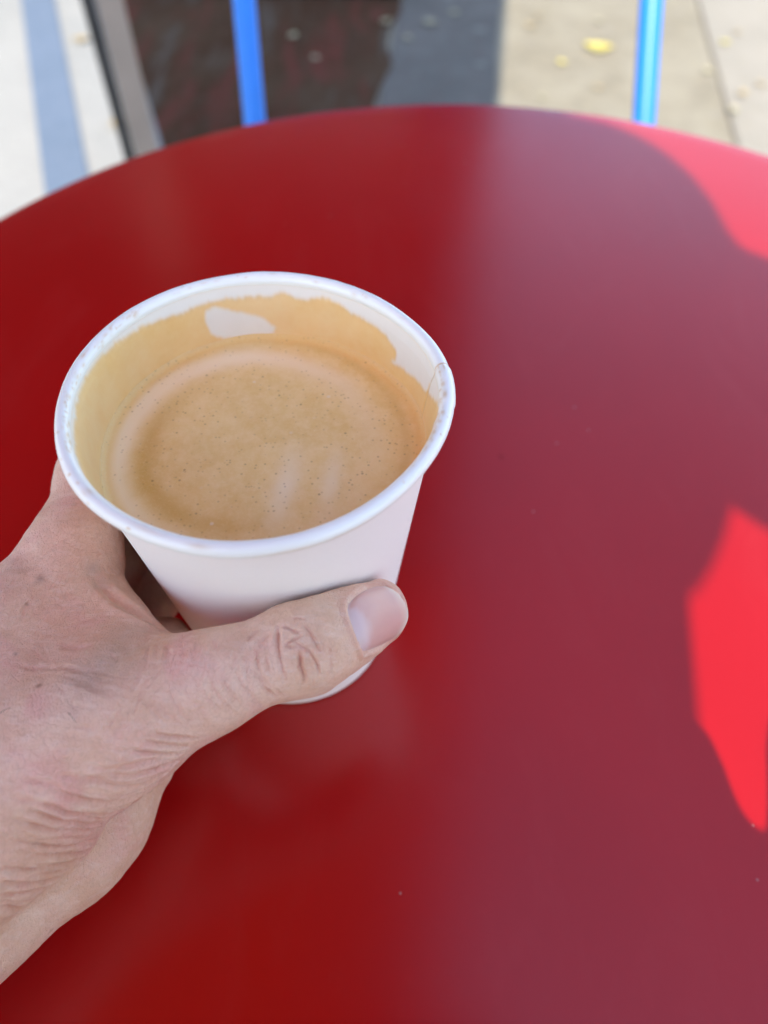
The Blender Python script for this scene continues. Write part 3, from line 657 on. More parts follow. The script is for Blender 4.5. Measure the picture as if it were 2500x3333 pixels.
CREASES = [([(-51.4,43.4,71.2),(-51.0,43.3,70.9),(-50.5,43.3,70.5),(-50.0,43.2,70.2),(-49.6,43.2,69.8),(-49.1,43.2,69.4),(-48.7,43.2,69.0),(-48.3,43.2,68.7),(-48.0,43.2,68.4),(-47.4,43.3,68.0),
 (-47.0,43.4,67.7),(-46.6,43.6,67.6),(-46.1,43.8,67.5),(-45.7,44.0,67.3),(-45.2,44.2,67.1),(-44.7,44.5,66.9),(-44.2,44.8,66.7),(-43.8,45.0,66.5),(-43.3,45.3,66.3),(-42.8,45.6,66.1),(-42.4,45.8,65.9),
 (-42.0,46.1,65.6),(-41.6,46.4,65.3),(-41.2,46.7,65.0),(-40.8,47.0,64.7),(-40.3,47.4,64.4),(-39.9,47.8,64.2),(-39.4,48.2,64.0),(-39.0,48.6,63.8)],0.6050000000000001,0.85),([(-54.1,41.9,70.4),
 (-53.6,41.9,70.1),(-53.2,41.8,69.8),(-52.7,41.8,69.5),(-52.3,41.8,69.1),(-51.9,41.7,68.8),(-51.5,41.7,68.4),(-51.1,41.7,68.0),(-50.6,41.7,67.7),(-50.2,41.7,67.3),(-49.8,41.8,66.9),(-49.4,41.8,66.5),
 (-49.0,41.9,66.1),(-48.6,42.0,65.7),(-48.2,42.1,65.3),(-47.8,42.2,64.9),(-47.4,42.4,64.6),(-46.9,42.6,64.2),(-46.5,42.8,63.9),(-46.0,43.1,63.7),(-45.5,43.4,63.4),(-45.0,43.7,63.2),(-44.6,44.0,62.9),
 (-44.2,44.3,62.7),(-43.8,44.7,62.4),(-43.3,45.0,62.3),(-42.9,45.4,62.3),(-42.5,45.7,62.3),(-42.1,46.0,62.2),(-41.6,46.4,62.2),(-41.2,46.8,62.1),(-40.8,47.2,62.0),(-40.4,47.6,61.9)],0.55,0.595),
 ([(-60.8,40.1,70.9),(-60.3,39.9,70.6),(-59.9,39.8,70.3),(-59.5,39.7,70.0),(-59.0,39.6,69.7),(-58.6,39.5,69.3),(-58.2,39.4,68.9),(-57.8,39.3,68.5),(-57.4,39.2,68.2),(-56.9,39.2,67.8),
 (-56.5,39.1,67.4),(-56.1,39.1,67.0),(-55.6,39.1,66.6),(-55.2,39.2,66.2),(-54.8,39.2,65.8),(-54.3,39.2,65.3),(-53.9,39.3,64.9),(-53.5,39.4,64.5),(-53.1,39.5,64.0),(-52.7,39.6,63.6),(-52.3,39.7,63.2),
 (-51.8,39.8,62.8),(-51.4,40.0,62.4),(-51.0,40.2,62.1),(-50.6,40.3,61.8),(-50.2,40.5,61.4),(-49.9,40.7,61.1),(-49.5,40.9,60.8),(-49.1,41.2,60.4),(-48.7,41.5,60.0),(-48.3,41.8,59.7),(-47.9,42.0,59.4),
 (-47.6,42.3,59.2),(-47.2,42.7,58.8),(-46.8,43.0,58.5),(-46.5,43.3,58.3),(-46.1,43.7,58.0),(-45.8,44.1,57.7),(-45.5,44.5,57.2),(-45.7,45.4,54.9)],0.66,0.765),([(-61.7,37.9,69.0),(-61.3,37.8,68.6),
 (-60.9,37.7,68.2),(-60.5,37.6,67.7),(-60.1,37.4,67.3),(-59.8,37.3,66.8),(-59.4,37.2,66.3),(-59.0,37.2,65.8),(-58.6,37.1,65.3),(-58.2,37.1,64.9),(-57.8,37.2,64.5),(-57.4,37.2,64.0),(-57.0,37.3,63.6),
 (-56.6,37.4,63.1),(-56.2,37.5,62.7),(-55.9,37.6,62.2),(-55.5,37.7,61.8),(-55.2,37.8,61.3),(-54.8,37.9,60.9),(-54.4,38.1,60.2),(-54.0,38.4,59.6),(-53.7,38.6,59.1),(-53.4,38.8,58.6),(-53.0,39.1,58.1),
 (-52.7,39.4,57.6),(-52.4,39.7,57.2),(-52.0,40.0,56.7),(-51.7,40.3,56.3),(-51.4,40.7,55.8),(-51.1,41.1,55.3),(-50.9,41.5,54.5),(-50.7,42.0,53.8),(-49.9,42.0,54.9),(-49.2,42.1,55.8),(-48.6,42.3,56.5),
 (-48.1,42.5,57.1),(-47.6,42.8,57.5)],0.66,0.85),([(-64.5,36.8,69.2),(-64.1,36.7,68.9),(-63.7,36.6,68.5),(-63.3,36.5,68.1),(-62.9,36.4,67.8),(-62.5,36.3,67.3),(-62.1,36.2,66.9),(-61.8,36.1,66.5),
 (-61.4,36.1,66.0),(-61.0,36.0,65.6),(-60.7,36.0,65.1),(-60.3,35.9,64.7),(-60.0,35.9,64.2),(-59.6,35.9,63.7),(-59.2,36.0,63.2),(-58.8,36.0,62.7),(-58.4,36.1,62.1),(-58.0,36.2,61.6),(-57.7,36.3,61.1),
 (-57.3,36.5,60.5),(-57.0,36.6,60.0),(-56.7,36.8,59.4),(-56.4,36.9,58.8),(-56.0,37.1,58.1),(-55.7,37.4,57.3),(-55.5,37.7,56.5),(-55.3,38.0,55.6),(-55.1,38.3,54.6),(-55.1,38.8,53.2)],0.66,0.765),
 ([(-66.5,35.4,68.6),(-66.1,35.3,68.3),(-65.7,35.2,67.9),(-65.3,35.0,67.6),(-64.9,34.9,67.2),(-64.5,34.8,66.7),(-64.2,34.7,66.3),(-63.8,34.7,65.9),(-63.5,34.6,65.4),(-63.1,34.5,65.0),
 (-62.8,34.5,64.5),(-62.4,34.5,64.1),(-62.0,34.5,63.6),(-61.7,34.5,63.1),(-61.3,34.6,62.7),(-60.9,34.7,62.2),(-60.5,34.8,61.7),(-60.1,34.9,61.3),(-59.8,35.0,60.8),(-59.4,35.1,60.3),(-59.0,35.3,59.8),
 (-58.7,35.4,59.3),(-58.4,35.6,58.6),(-58.0,35.8,57.9),(-57.7,36.0,57.2),(-57.4,36.3,56.4),(-57.2,36.6,55.5),(-57.0,36.9,54.5),(-56.8,37.3,53.3),(-56.8,37.7,51.9),(-57.0,38.3,50.0)],0.66,0.765),
 ([(-67.7,32.4,65.8),(-67.3,32.4,65.5),(-67.0,32.4,65.1),(-66.6,32.3,64.6),(-66.2,32.3,64.2),(-65.9,32.2,63.7),(-65.5,32.2,63.3),(-65.2,32.2,62.8),(-64.9,32.2,62.3),(-64.5,32.2,61.8),
 (-64.2,32.2,61.2),(-63.8,32.3,60.7),(-63.5,32.4,60.1),(-63.2,32.4,59.5),(-62.8,32.5,58.9),(-62.5,32.6,58.3),(-62.2,32.8,57.6),(-61.8,32.9,57.0),(-61.6,33.1,56.3),(-61.3,33.2,55.6),(-61.0,33.4,55.0),
 (-60.7,33.7,54.2),(-60.5,33.9,53.4),(-60.2,34.2,52.7),(-60.0,34.5,52.1),(-59.7,34.8,51.4),(-59.5,35.2,50.6),(-59.4,35.5,49.8),(-59.2,35.9,48.7),(-59.2,36.4,47.5),(-59.3,37.0,45.9),(-59.6,37.7,43.5)],0.66,0.68),
 ([(-65.6,30.9,60.1),(-65.2,31.0,59.6),(-64.9,31.1,59.1),(-64.6,31.2,58.5),(-64.2,31.3,57.9),(-63.9,31.4,57.2),(-63.6,31.5,56.5),(-63.3,31.6,55.8),(-63.1,31.8,55.1),(-62.8,31.9,54.4),
 (-62.6,32.1,53.6),(-62.3,32.3,52.7),(-62.0,32.5,51.8),(-61.8,32.7,50.8),(-61.6,33.0,49.8),(-61.5,33.3,48.8),(-61.3,33.6,47.7),(-61.2,34.0,46.6),(-61.1,34.4,45.3),(-61.1,34.9,44.0),(-61.3,35.4,42.2)],0.66,0.68),
 ([(-70.0,28.4,61.0),(-69.7,28.4,60.6),(-69.3,28.4,60.1),(-69.0,28.4,59.6),(-68.7,28.4,59.1),(-68.4,28.5,58.6),(-68.1,28.5,58.0),(-67.8,28.6,57.5),(-67.5,28.7,57.0),(-67.2,28.8,56.5),
 (-66.9,28.9,56.0),(-66.6,29.1,55.6),(-66.2,29.2,55.0),(-65.9,29.4,54.4),(-65.6,29.6,53.9),(-65.3,29.7,53.3),(-65.1,29.9,52.7),(-64.8,30.1,52.0),(-64.5,30.3,51.3),(-64.2,30.5,50.6),(-64.0,30.7,49.8),
 (-63.8,31.0,49.0),(-63.5,31.2,48.3),(-63.3,31.6,47.4),(-63.1,31.9,46.6),(-62.8,32.3,45.7),(-62.7,32.7,44.8),(-62.5,33.1,43.7),(-62.5,33.6,42.3),(-63.0,34.4,39.5)],0.8250000000000001,1.02),
 ([(-70.7,26.6,57.8),(-70.4,26.6,57.2),(-70.2,26.7,56.7),(-69.9,26.7,56.0),(-69.6,26.7,55.4),(-69.4,26.8,54.8),(-69.1,26.9,54.1),(-68.9,27.0,53.4),(-68.6,27.1,52.8),(-68.4,27.2,52.2),
 (-68.1,27.4,51.6),(-67.8,27.5,50.9),(-67.6,27.7,50.3),(-67.3,27.9,49.7),(-67.1,28.1,49.0),(-66.8,28.4,48.4),(-66.6,28.6,47.7),(-66.4,28.9,46.9),(-66.2,29.2,46.1),(-66.0,29.5,45.3),(-65.8,29.8,44.4),
 (-65.6,30.2,43.5),(-65.5,30.5,42.5),(-65.4,31.0,41.4),(-66.0,31.7,38.6)],0.77,0.935),([(-71.6,25.0,54.4),(-71.3,25.1,53.8),(-71.0,25.2,53.1),(-70.8,25.3,52.5),(-70.5,25.4,51.8),(-70.3,25.5,51.0),
 (-70.0,25.7,50.3),(-69.8,25.9,49.6),(-69.5,26.1,49.0),(-69.3,26.3,48.2),(-69.0,26.6,47.5),(-68.8,26.8,46.7),(-68.6,27.1,46.0),(-68.4,27.4,45.1),(-68.2,27.7,44.2),(-68.0,28.1,43.2),(-68.0,28.5,42.1),
 (-68.2,29.0,40.2)],0.77,0.595),([(-72.6,23.6,50.7),(-72.5,23.6,49.6),(-72.3,23.7,48.4),(-72.3,23.8,47.1),(-72.2,23.9,45.7),(-72.2,24.2,44.2),(-72.2,24.4,42.8),(-72.4,24.8,41.1)],0.77,0.765),
 ([(-54.8,43.8,72.9),(-54.3,43.8,72.7),(-53.8,43.7,72.5),(-53.3,43.7,72.3),(-52.8,43.6,72.0),(-52.3,43.6,71.8),(-51.8,43.6,71.6),(-51.4,43.6,71.4),(-50.8,43.6,71.2),(-50.3,43.7,71.1),
 (-49.8,43.8,71.0),(-49.4,43.9,70.9),(-48.9,44.1,70.8),(-48.4,44.2,70.7),(-48.0,44.3,70.6),(-47.5,44.5,70.5),(-47.0,44.6,70.4),(-46.4,44.8,70.3),(-46.0,45.0,70.1),(-45.6,45.2,70.0),(-45.1,45.4,69.8),
 (-44.6,45.6,69.7),(-44.1,45.8,69.5),(-43.6,46.0,69.3),(-43.1,46.3,69.1),(-42.6,46.5,68.8)],0.49500000000000005,0.425),([(-46.7,46.7,73.0),(-46.2,46.7,72.8),(-45.7,46.7,72.5),(-45.2,46.7,72.1),
 (-44.8,46.7,71.8),(-44.3,46.8,71.5),(-43.9,46.8,71.1),(-43.4,46.9,70.7),(-42.9,47.0,70.3),(-42.5,47.1,69.9),(-42.0,47.2,69.4),(-41.6,47.3,69.0),(-41.2,47.5,68.6),(-40.7,47.7,68.0),(-40.2,47.9,67.5),
 (-39.8,48.1,67.0),(-39.3,48.4,66.5),(-38.8,48.7,65.9)],0.44000000000000006,0.51),([(-44.9,48.2,73.6),(-44.4,48.2,73.4),(-44.0,48.2,73.1),(-43.6,48.3,72.8),(-43.1,48.3,72.5),(-42.7,48.3,72.2),
 (-42.3,48.4,71.8),(-41.8,48.4,71.4),(-41.4,48.5,71.0),(-40.9,48.6,70.5),(-40.5,48.6,70.1),(-40.0,48.7,69.6),(-39.6,48.8,69.1),(-39.2,48.9,68.6),(-38.7,49.1,68.0),(-38.2,49.3,67.4),(-37.7,49.5,66.9),
 (-37.2,49.7,66.3),(-36.8,50.0,65.5)],0.44000000000000006,0.51),([(-43.6,49.4,74.1),(-43.2,49.5,73.8),(-42.7,49.5,73.6),(-42.3,49.6,73.3),(-41.9,49.6,73.0),(-41.4,49.6,72.7),(-41.0,49.7,72.3),
 (-40.5,49.7,72.0),(-40.1,49.8,71.7),(-39.6,49.9,71.4),(-39.1,50.0,71.1),(-38.7,50.0,70.7),(-38.2,50.1,70.4),(-37.7,50.2,70.0),(-37.3,50.3,69.7),(-36.9,50.4,69.4),(-36.5,50.5,69.1),(-35.9,50.7,68.7),
 (-35.4,50.9,68.3),(-35.0,51.1,68.1),(-34.5,51.3,67.8),(-34.0,51.5,67.4)],0.44000000000000006,0.425),([(-60.2,42.2,72.7),(-59.7,42.2,72.6),(-59.3,42.1,72.4),(-58.8,42.1,72.2),(-58.3,42.0,72.0),
 (-57.9,42.0,71.8),(-57.4,41.9,71.6),(-56.9,41.9,71.5),(-56.5,41.9,71.3),(-56.0,41.9,71.1),(-55.5,41.9,70.9),(-55.0,41.9,70.7),(-54.5,41.9,70.5),(-54.0,42.0,70.4),(-53.5,42.0,70.2),(-53.1,42.1,70.1),
 (-52.5,42.1,69.9),(-52.0,42.2,69.7),(-51.6,42.3,69.6),(-51.1,42.5,69.5),(-50.6,42.6,69.4)],0.55,0.34),([(-65.2,41.0,73.0),(-64.7,41.0,72.8),(-64.2,40.9,72.7),(-63.8,40.9,72.6),(-63.3,40.9,72.5),
 (-62.8,40.9,72.3),(-62.4,40.9,72.2),(-61.9,40.9,72.1),(-61.4,40.8,71.9),(-61.0,40.8,71.7),(-60.5,40.7,71.5),(-60.1,40.7,71.3),(-59.6,40.6,71.1),(-59.2,40.5,70.8),(-58.7,40.5,70.6),(-58.3,40.4,70.3),
 (-57.9,40.4,70.1)],0.55,0.34),([(-66.8,38.2,71.4),(-66.3,38.2,71.3),(-65.9,38.2,71.1),(-65.5,38.1,70.9),(-65.0,38.1,70.7),(-64.6,38.1,70.5),(-64.1,38.1,70.3),(-63.7,38.0,70.1),(-63.3,38.0,69.8),
 (-62.8,37.9,69.6),(-62.4,37.8,69.3),(-62.0,37.8,69.0),(-61.6,37.7,68.6),(-61.2,37.6,68.3),(-60.8,37.5,67.9),(-60.4,37.5,67.5),(-60.0,37.4,67.1)],0.55,0.34),([(-20.4,70.6,78.5),(-20.6,70.0,78.5),
 (-20.7,69.4,78.5),(-20.7,68.6,78.5),(-20.7,68.1,78.4),(-20.7,67.5,78.3),(-20.6,66.9,78.2),(-20.5,66.3,78.0),(-20.5,65.8,77.9),(-20.3,65.2,77.6),(-20.2,64.6,77.3),(-20.1,64.0,77.0),(-19.9,63.5,76.7),
 (-19.7,62.9,76.3),(-19.5,62.5,75.9),(-19.4,62.0,75.4),(-19.2,61.5,74.9),(-19.1,61.1,74.3),(-19.0,60.7,73.7)],0.5,0.62),([(-20.4,70.3,78.6),(-19.6,70.0,78.7),(-18.8,69.7,78.9),(-18.1,69.4,78.9),
 (-17.5,69.0,78.9),(-16.9,68.7,78.9),(-15.9,68.5,78.9)],0.35,0.42),([(-15.9,68.1,78.8),(-16.4,67.8,78.7),(-17.0,67.5,78.7),(-17.5,67.3,78.6),(-18.3,66.8,78.4),(-18.8,66.6,78.3),(-19.4,66.5,78.2)],0.3,0.3),
 ([(-17.4,67.0,78.5),(-16.8,66.6,78.4),(-16.1,66.2,78.2),(-15.6,65.9,78.0),(-15.0,65.6,77.8),(-14.5,65.3,77.5),(-13.9,65.1,77.3),(-13.3,65.0,77.0)],0.32,0.36),([(-15.7,70.4,79.1),(-15.3,69.8,79.0),
 (-14.9,69.3,79.0),(-14.5,68.8,78.8),(-14.2,68.4,78.7),(-13.9,67.9,78.5),(-13.6,67.4,78.3),(-13.3,67.0,78.1),(-12.9,66.5,77.7),(-12.6,66.0,77.4),(-12.3,65.6,77.0),(-12.0,65.0,76.4)],0.35,0.36),
 ([(-16.7,65.4,77.8),(-16.5,65.0,77.6),(-16.3,64.6,77.3),(-16.1,64.1,77.0),(-16.0,63.7,76.6),(-16.0,63.2,76.2),(-16.0,62.8,75.8),(-15.8,62.4,75.3),(-15.5,62.0,74.8),(-15.4,61.7,74.2),
 (-15.4,61.3,73.7),(-15.5,61.0,73.1),(-15.6,60.7,72.5),(-15.7,60.4,71.8)],0.45,0.62),([(-14.5,65.3,77.5),(-14.2,64.9,77.2),(-13.8,64.6,76.8),(-13.4,64.2,76.5),(-13.1,63.9,76.0),(-12.8,63.5,75.6),
 (-12.6,63.2,75.1),(-12.5,62.8,74.6),(-12.4,62.4,74.0),(-12.4,62.1,73.4)],0.35,0.36),([(-24.9,65.9,77.4),(-24.8,65.3,77.3),(-24.7,64.7,77.2),(-24.6,64.2,77.0),(-24.5,63.6,76.8),(-24.4,63.1,76.6),
 (-24.3,62.6,76.3),(-24.2,62.2,76.0),(-24.0,61.8,75.7),(-23.7,61.4,75.4),(-23.4,61.0,75.0),(-23.0,60.7,74.6),(-22.7,60.4,74.2),(-22.4,60.0,73.6),(-22.1,59.7,73.0),(-21.7,59.4,72.3)],0.38,0.38),
 ([(-22.8,64.4,77.1),(-22.7,63.8,76.9),(-22.6,63.3,76.6),(-22.5,62.7,76.2),(-22.3,62.2,75.8),(-22.1,61.7,75.4),(-21.9,61.2,74.9)],0.35,0.3),([(-26.6,62.6,76.8),(-26.1,62.3,76.5),(-25.7,61.9,76.3),
 (-25.2,61.6,76.0),(-24.8,61.3,75.7),(-24.4,61.0,75.3),(-24.0,60.6,74.9),(-23.6,60.3,74.4),(-23.3,59.9,73.9),(-23.0,59.6,73.3),(-22.7,59.3,72.6),(-22.4,59.0,71.9),(-22.0,58.9,71.3),(-21.6,58.8,70.7),
 (-21.2,58.8,70.0),(-20.8,58.8,69.3)],0.38,0.35),([(-10.8,67.7,77.2),(-10.6,67.2,76.9),(-10.5,66.7,76.6),(-10.4,66.2,76.2),(-10.3,65.7,75.9),(-10.2,65.3,75.4),(-10.2,64.8,75.0),(-10.1,64.4,74.5),
 (-10.1,64.0,74.1),(-10.2,63.5,73.5),(-10.4,63.0,72.9),(-10.5,62.6,72.3)],0.35,0.22),([(-20.9,59.5,72.0),(-20.5,59.3,71.3),(-20.2,59.1,70.5),(-19.8,59.1,69.7),(-19.1,59.2,69.3),(-18.3,59.3,69.2)],0.35,0.25),
 ([(-19.4,66.4,78.2),(-18.7,66.0,78.1),(-18.0,65.8,78.0),(-17.5,65.9,78.1),(-17.0,66.0,78.1),(-16.3,65.4,77.8)],0.28,0.24),([(-18.2,71.4,78.9),(-17.6,71.6,78.9),(-16.9,71.8,79.0),(-16.1,71.7,79.0),
 (-15.3,71.7,79.0)],0.3,0.24),([(-24.4,69.5,77.5),(-25.1,69.1,77.4),(-25.7,68.6,77.4),(-26.1,68.2,77.3),(-26.5,67.7,77.4),(-26.8,67.1,77.4)],0.35,0.24),([(-22.0,68.8,78.2),(-22.5,68.2,78.1),
 (-23.0,67.7,77.9),(-23.5,67.2,77.8),(-23.8,66.8,77.7),(-24.2,66.3,77.6),(-24.5,65.9,77.5)],0.35,0.2),([(-13.7,61.4,72.8),(-13.7,61.0,72.0),(-13.6,60.8,71.0),(-13.6,60.6,69.8)],0.3,0.2),
 ([(-36.4,59.8,78.3),(-36.0,59.4,78.1),(-35.7,58.9,77.9),(-35.3,58.5,77.7),(-35.0,58.0,77.5),(-34.7,57.6,77.2),(-34.4,57.2,77.0),(-34.0,56.8,76.7),(-33.7,56.5,76.3),(-33.3,56.2,76.0),
 (-32.9,55.9,75.6),(-32.5,55.6,75.2),(-32.1,55.3,74.7),(-31.7,55.1,74.3),(-31.4,54.9,73.8),(-31.0,54.7,73.2)],0.4,0.16),([(-38.8,59.3,78.2),(-38.4,58.8,78.1),(-38.1,58.4,77.9),(-37.8,57.9,77.7),
 (-37.5,57.4,77.5),(-37.2,57.0,77.3),(-37.0,56.6,77.0),(-36.7,56.2,76.8),(-36.4,55.8,76.5),(-36.0,55.5,76.2),(-35.7,55.2,75.8),(-35.4,54.9,75.5),(-35.0,54.6,75.2),(-34.7,54.4,74.8),(-34.3,54.2,74.4),
 (-33.9,53.9,74.0),(-33.6,53.7,73.6),(-33.2,53.6,73.1),(-32.9,53.4,72.6)],0.4,0.16),([(-33.5,60.5,78.1),(-33.3,60.0,77.9),(-33.0,59.4,77.7),(-32.8,58.9,77.4),(-32.6,58.4,77.1),(-32.4,58.0,76.8),
 (-32.1,57.5,76.5),(-31.8,57.1,76.1),(-31.6,56.8,75.8),(-31.2,56.5,75.4),(-30.9,56.2,75.0),(-30.6,56.0,74.5),(-30.2,55.7,74.0),(-29.9,55.5,73.5),(-29.6,55.3,73.0),(-29.3,55.1,72.3),(-28.9,55.0,71.6),
 (-28.6,54.9,70.9),(-28.3,54.8,70.0),(-28.0,54.8,69.0),(-27.8,54.8,67.7)],0.4,0.16),([(-31.1,60.3,77.5),(-30.8,59.9,77.2),(-30.6,59.5,77.0),(-30.4,59.1,76.7),(-30.1,58.7,76.4),(-29.8,58.3,76.0),
 (-29.6,57.9,75.6),(-29.3,57.6,75.3),(-29.0,57.4,74.8),(-28.6,57.1,74.4),(-28.3,56.9,73.9),(-28.0,56.7,73.3),(-27.6,56.5,72.7),(-27.3,56.3,72.1)],0.4,0.16),([(-28.8,61.6,77.1),(-28.5,61.1,76.9),
 (-28.3,60.7,76.6),(-28.1,60.3,76.4),(-27.8,59.9,76.0),(-27.6,59.5,75.7),(-27.3,59.2,75.3),(-27.0,58.9,74.9),(-26.7,58.6,74.5),(-26.4,58.3,74.0),(-26.0,58.1,73.5),(-25.7,57.9,72.9),(-25.4,57.7,72.3),
 (-25.0,57.6,71.6),(-24.6,57.5,70.9),(-24.2,57.4,70.0),(-23.8,57.5,69.1),(-23.5,57.6,67.9),(-23.2,58.0,66.1)],0.4,0.16),([(-43.1,67.2,76.6),(-42.6,66.1,77.2),(-42.2,65.2,77.7),(-41.8,64.3,78.0),
 (-41.6,63.6,78.2),(-41.5,62.8,78.3),(-41.5,62.0,78.4),(-41.6,61.3,78.4)],0.4,0.16),([(-36.7,67.3,77.6),(-36.5,66.4,78.0),(-36.3,65.6,78.2),(-36.2,64.8,78.4),(-36.0,64.1,78.5)],0.4,0.16),
 ([(-41.3,62.4,78.4),(-41.6,61.9,78.4),(-41.8,61.4,78.4),(-42.1,61.0,78.4),(-42.4,60.5,78.4),(-42.7,60.0,78.4),(-42.9,59.6,78.4),(-43.2,59.2,78.3),(-43.5,58.6,78.3),(-43.8,58.1,78.3),
 (-44.1,57.6,78.2),(-44.4,57.1,78.2),(-44.7,56.6,78.2)],0.4,0.16),([(-42.5,60.7,78.4),(-42.8,60.4,78.4),(-43.2,60.0,78.4),(-43.6,59.7,78.4),(-43.9,59.3,78.4),(-44.3,58.9,78.4),(-44.6,58.5,78.4),
 (-44.9,58.0,78.4),(-45.1,57.6,78.4),(-45.4,57.1,78.4),(-45.6,56.6,78.4),(-45.8,56.1,78.3),(-46.0,55.6,78.3),(-46.2,55.0,78.2),(-46.4,54.5,78.1),(-46.6,54.0,78.0)],0.4,0.16),([(-43.5,58.1,78.2),
 (-43.8,57.7,78.2),(-44.2,57.3,78.2),(-44.6,56.9,78.2),(-44.9,56.5,78.2),(-45.2,56.0,78.2),(-45.4,55.6,78.1),(-45.6,55.0,78.0),(-45.8,54.5,77.9),(-45.9,54.0,77.8),(-46.0,53.4,77.6),(-46.1,52.9,77.4),
 (-46.2,52.3,77.2)],0.4,0.16),([(-41.0,57.8,77.9),(-40.7,57.3,77.8),(-40.5,56.9,77.6),(-40.2,56.4,77.4),(-39.9,56.0,77.2),(-39.7,55.6,76.9),(-39.4,55.2,76.7),(-39.1,54.8,76.4),(-38.8,54.5,76.1),
 (-38.5,54.1,75.7),(-38.2,53.8,75.4),(-37.9,53.5,75.0),(-37.5,53.2,74.6),(-37.2,53.0,74.2),(-36.8,52.7,73.7),(-36.5,52.5,73.3),(-36.2,52.2,72.7)],0.4,0.16),([(-42.7,55.8,77.6),(-42.4,55.4,77.3),
 (-42.1,55.0,77.1),(-41.8,54.6,76.8),(-41.6,54.1,76.5),(-41.3,53.8,76.2),(-41.0,53.4,75.9),(-40.7,53.1,75.6),(-40.3,52.8,75.2),(-39.9,52.6,74.9),(-39.6,52.4,74.5),(-39.2,52.2,74.2),(-38.8,52.0,73.8),
 (-38.4,51.8,73.4),(-38.0,51.6,72.9)],0.4,0.16),([(-44.4,54.8,77.6),(-44.1,54.3,77.4),(-43.8,53.9,77.1),(-43.5,53.5,76.8),(-43.1,53.1,76.5),(-42.8,52.8,76.2),(-42.4,52.5,75.8),(-42.1,52.2,75.5),
 (-41.7,52.0,75.2),(-41.4,51.7,74.8),(-41.0,51.5,74.4),(-40.6,51.4,74.0),(-40.2,51.2,73.6),(-39.8,51.0,73.2)],0.4,0.16),([(-39.8,66.8,77.3),(-39.5,66.0,77.7),(-39.2,65.1,78.0),(-39.0,64.4,78.2),
 (-38.8,63.6,78.4),(-38.6,62.9,78.5)],0.4,0.16),([(-33.6,67.3,77.7),(-33.3,66.5,78.0),(-33.0,65.7,78.1),(-32.8,65.0,78.2),(-32.5,64.3,78.3)],0.4,0.16),([(-26.7,65.3,77.4),(-26.7,64.7,77.3),
 (-26.7,64.1,77.2),(-26.8,63.5,77.1),(-26.8,62.9,76.9),(-26.7,62.3,76.7),(-26.6,61.8,76.5),(-26.4,61.3,76.2),(-26.2,60.8,75.9),(-26.0,60.3,75.5),(-25.9,59.8,75.1)],0.4,0.16),([(-28.9,64.6,77.7),
 (-28.9,64.0,77.6),(-28.8,63.3,77.5),(-28.8,62.7,77.4),(-28.8,62.1,77.3),(-28.8,61.6,77.1)],0.4,0.16),([(-65.7,88.0,68.9),(-65.3,87.5,68.7),(-64.9,86.9,68.5),(-64.4,86.3,68.4),(-64.0,85.7,68.3),
 (-63.4,85.1,68.1),(-63.0,84.6,68.1),(-62.4,84.1,68.0),(-61.9,83.5,68.0),(-61.3,83.0,67.9),(-60.7,82.5,67.9),(-60.2,82.0,67.9),(-59.5,81.5,67.9),(-58.9,81.1,67.8),(-58.3,80.7,67.8),(-57.6,80.3,67.7),
 (-56.9,79.9,67.7),(-56.3,79.5,67.6),(-55.6,79.2,67.6),(-54.9,78.9,67.5),(-54.2,78.6,67.4),(-53.6,78.3,67.3),(-52.9,78.0,67.2),(-52.3,77.7,67.1),(-51.7,77.5,66.9),(-51.2,77.3,66.7),(-50.6,77.1,66.5),
 (-50.0,76.9,66.4),(-49.5,76.7,66.2),(-48.8,76.3,66.1),(-48.2,75.8,66.3),(-47.4,75.2,66.6),(-46.4,74.2,67.7)],1.0,0.9),([(-66.6,85.1,69.2),(-66.0,84.8,69.0),(-65.4,84.4,68.8),(-64.8,84.1,68.6),
 (-64.2,83.7,68.5),(-63.5,83.3,68.4),(-62.9,82.9,68.3),(-62.3,82.5,68.2),(-61.7,82.0,68.2),(-61.1,81.5,68.2),(-60.4,81.0,68.1),(-59.8,80.6,68.1),(-59.2,80.1,68.1),(-58.5,79.7,68.1),(-57.9,79.2,68.2),
 (-57.3,78.8,68.2),(-56.7,78.4,68.2),(-56.0,78.0,68.3),(-55.4,77.6,68.3),(-54.7,77.2,68.3),(-54.0,76.8,68.3),(-53.2,76.5,68.3),(-52.6,76.1,68.3),(-51.9,75.8,68.3),(-51.2,75.4,68.4),(-50.4,75.0,68.5),
 (-49.7,74.5,68.6),(-49.0,74.1,68.8),(-48.2,73.5,69.3)],1.5,-0.55),([(-64.6,89.8,68.3),(-64.2,89.4,68.0),(-63.8,88.9,67.7),(-63.4,88.4,67.5),(-62.9,87.9,67.3),(-62.4,87.4,67.2),(-62.0,86.9,67.1),
 (-61.5,86.3,67.1),(-61.0,85.8,67.0),(-60.4,85.2,67.0),(-59.8,84.7,66.9),(-59.3,84.2,66.9),(-58.7,83.7,66.8),(-58.1,83.2,66.8),(-57.5,82.7,66.7),(-57.0,82.4,66.6),(-56.4,82.0,66.5),(-55.9,81.6,66.4),
 (-55.3,81.3,66.3),(-54.8,80.9,66.2),(-54.2,80.6,66.0),(-53.7,80.3,65.9),(-53.1,79.8,65.8),(-52.4,79.4,65.7),(-51.8,78.9,65.6),(-51.2,78.5,65.5),(-50.5,78.0,65.4)],1.3,-0.5),([(-49.5,71.7,71.5),
 (-49.7,71.0,72.2),(-49.9,70.4,72.9),(-50.1,69.7,73.6),(-50.4,69.1,74.2),(-50.7,68.6,74.7),(-50.9,68.0,75.2),(-51.2,67.5,75.7),(-51.5,66.9,76.1),(-51.8,66.4,76.5),(-52.1,65.9,76.8),(-52.4,65.3,77.0),
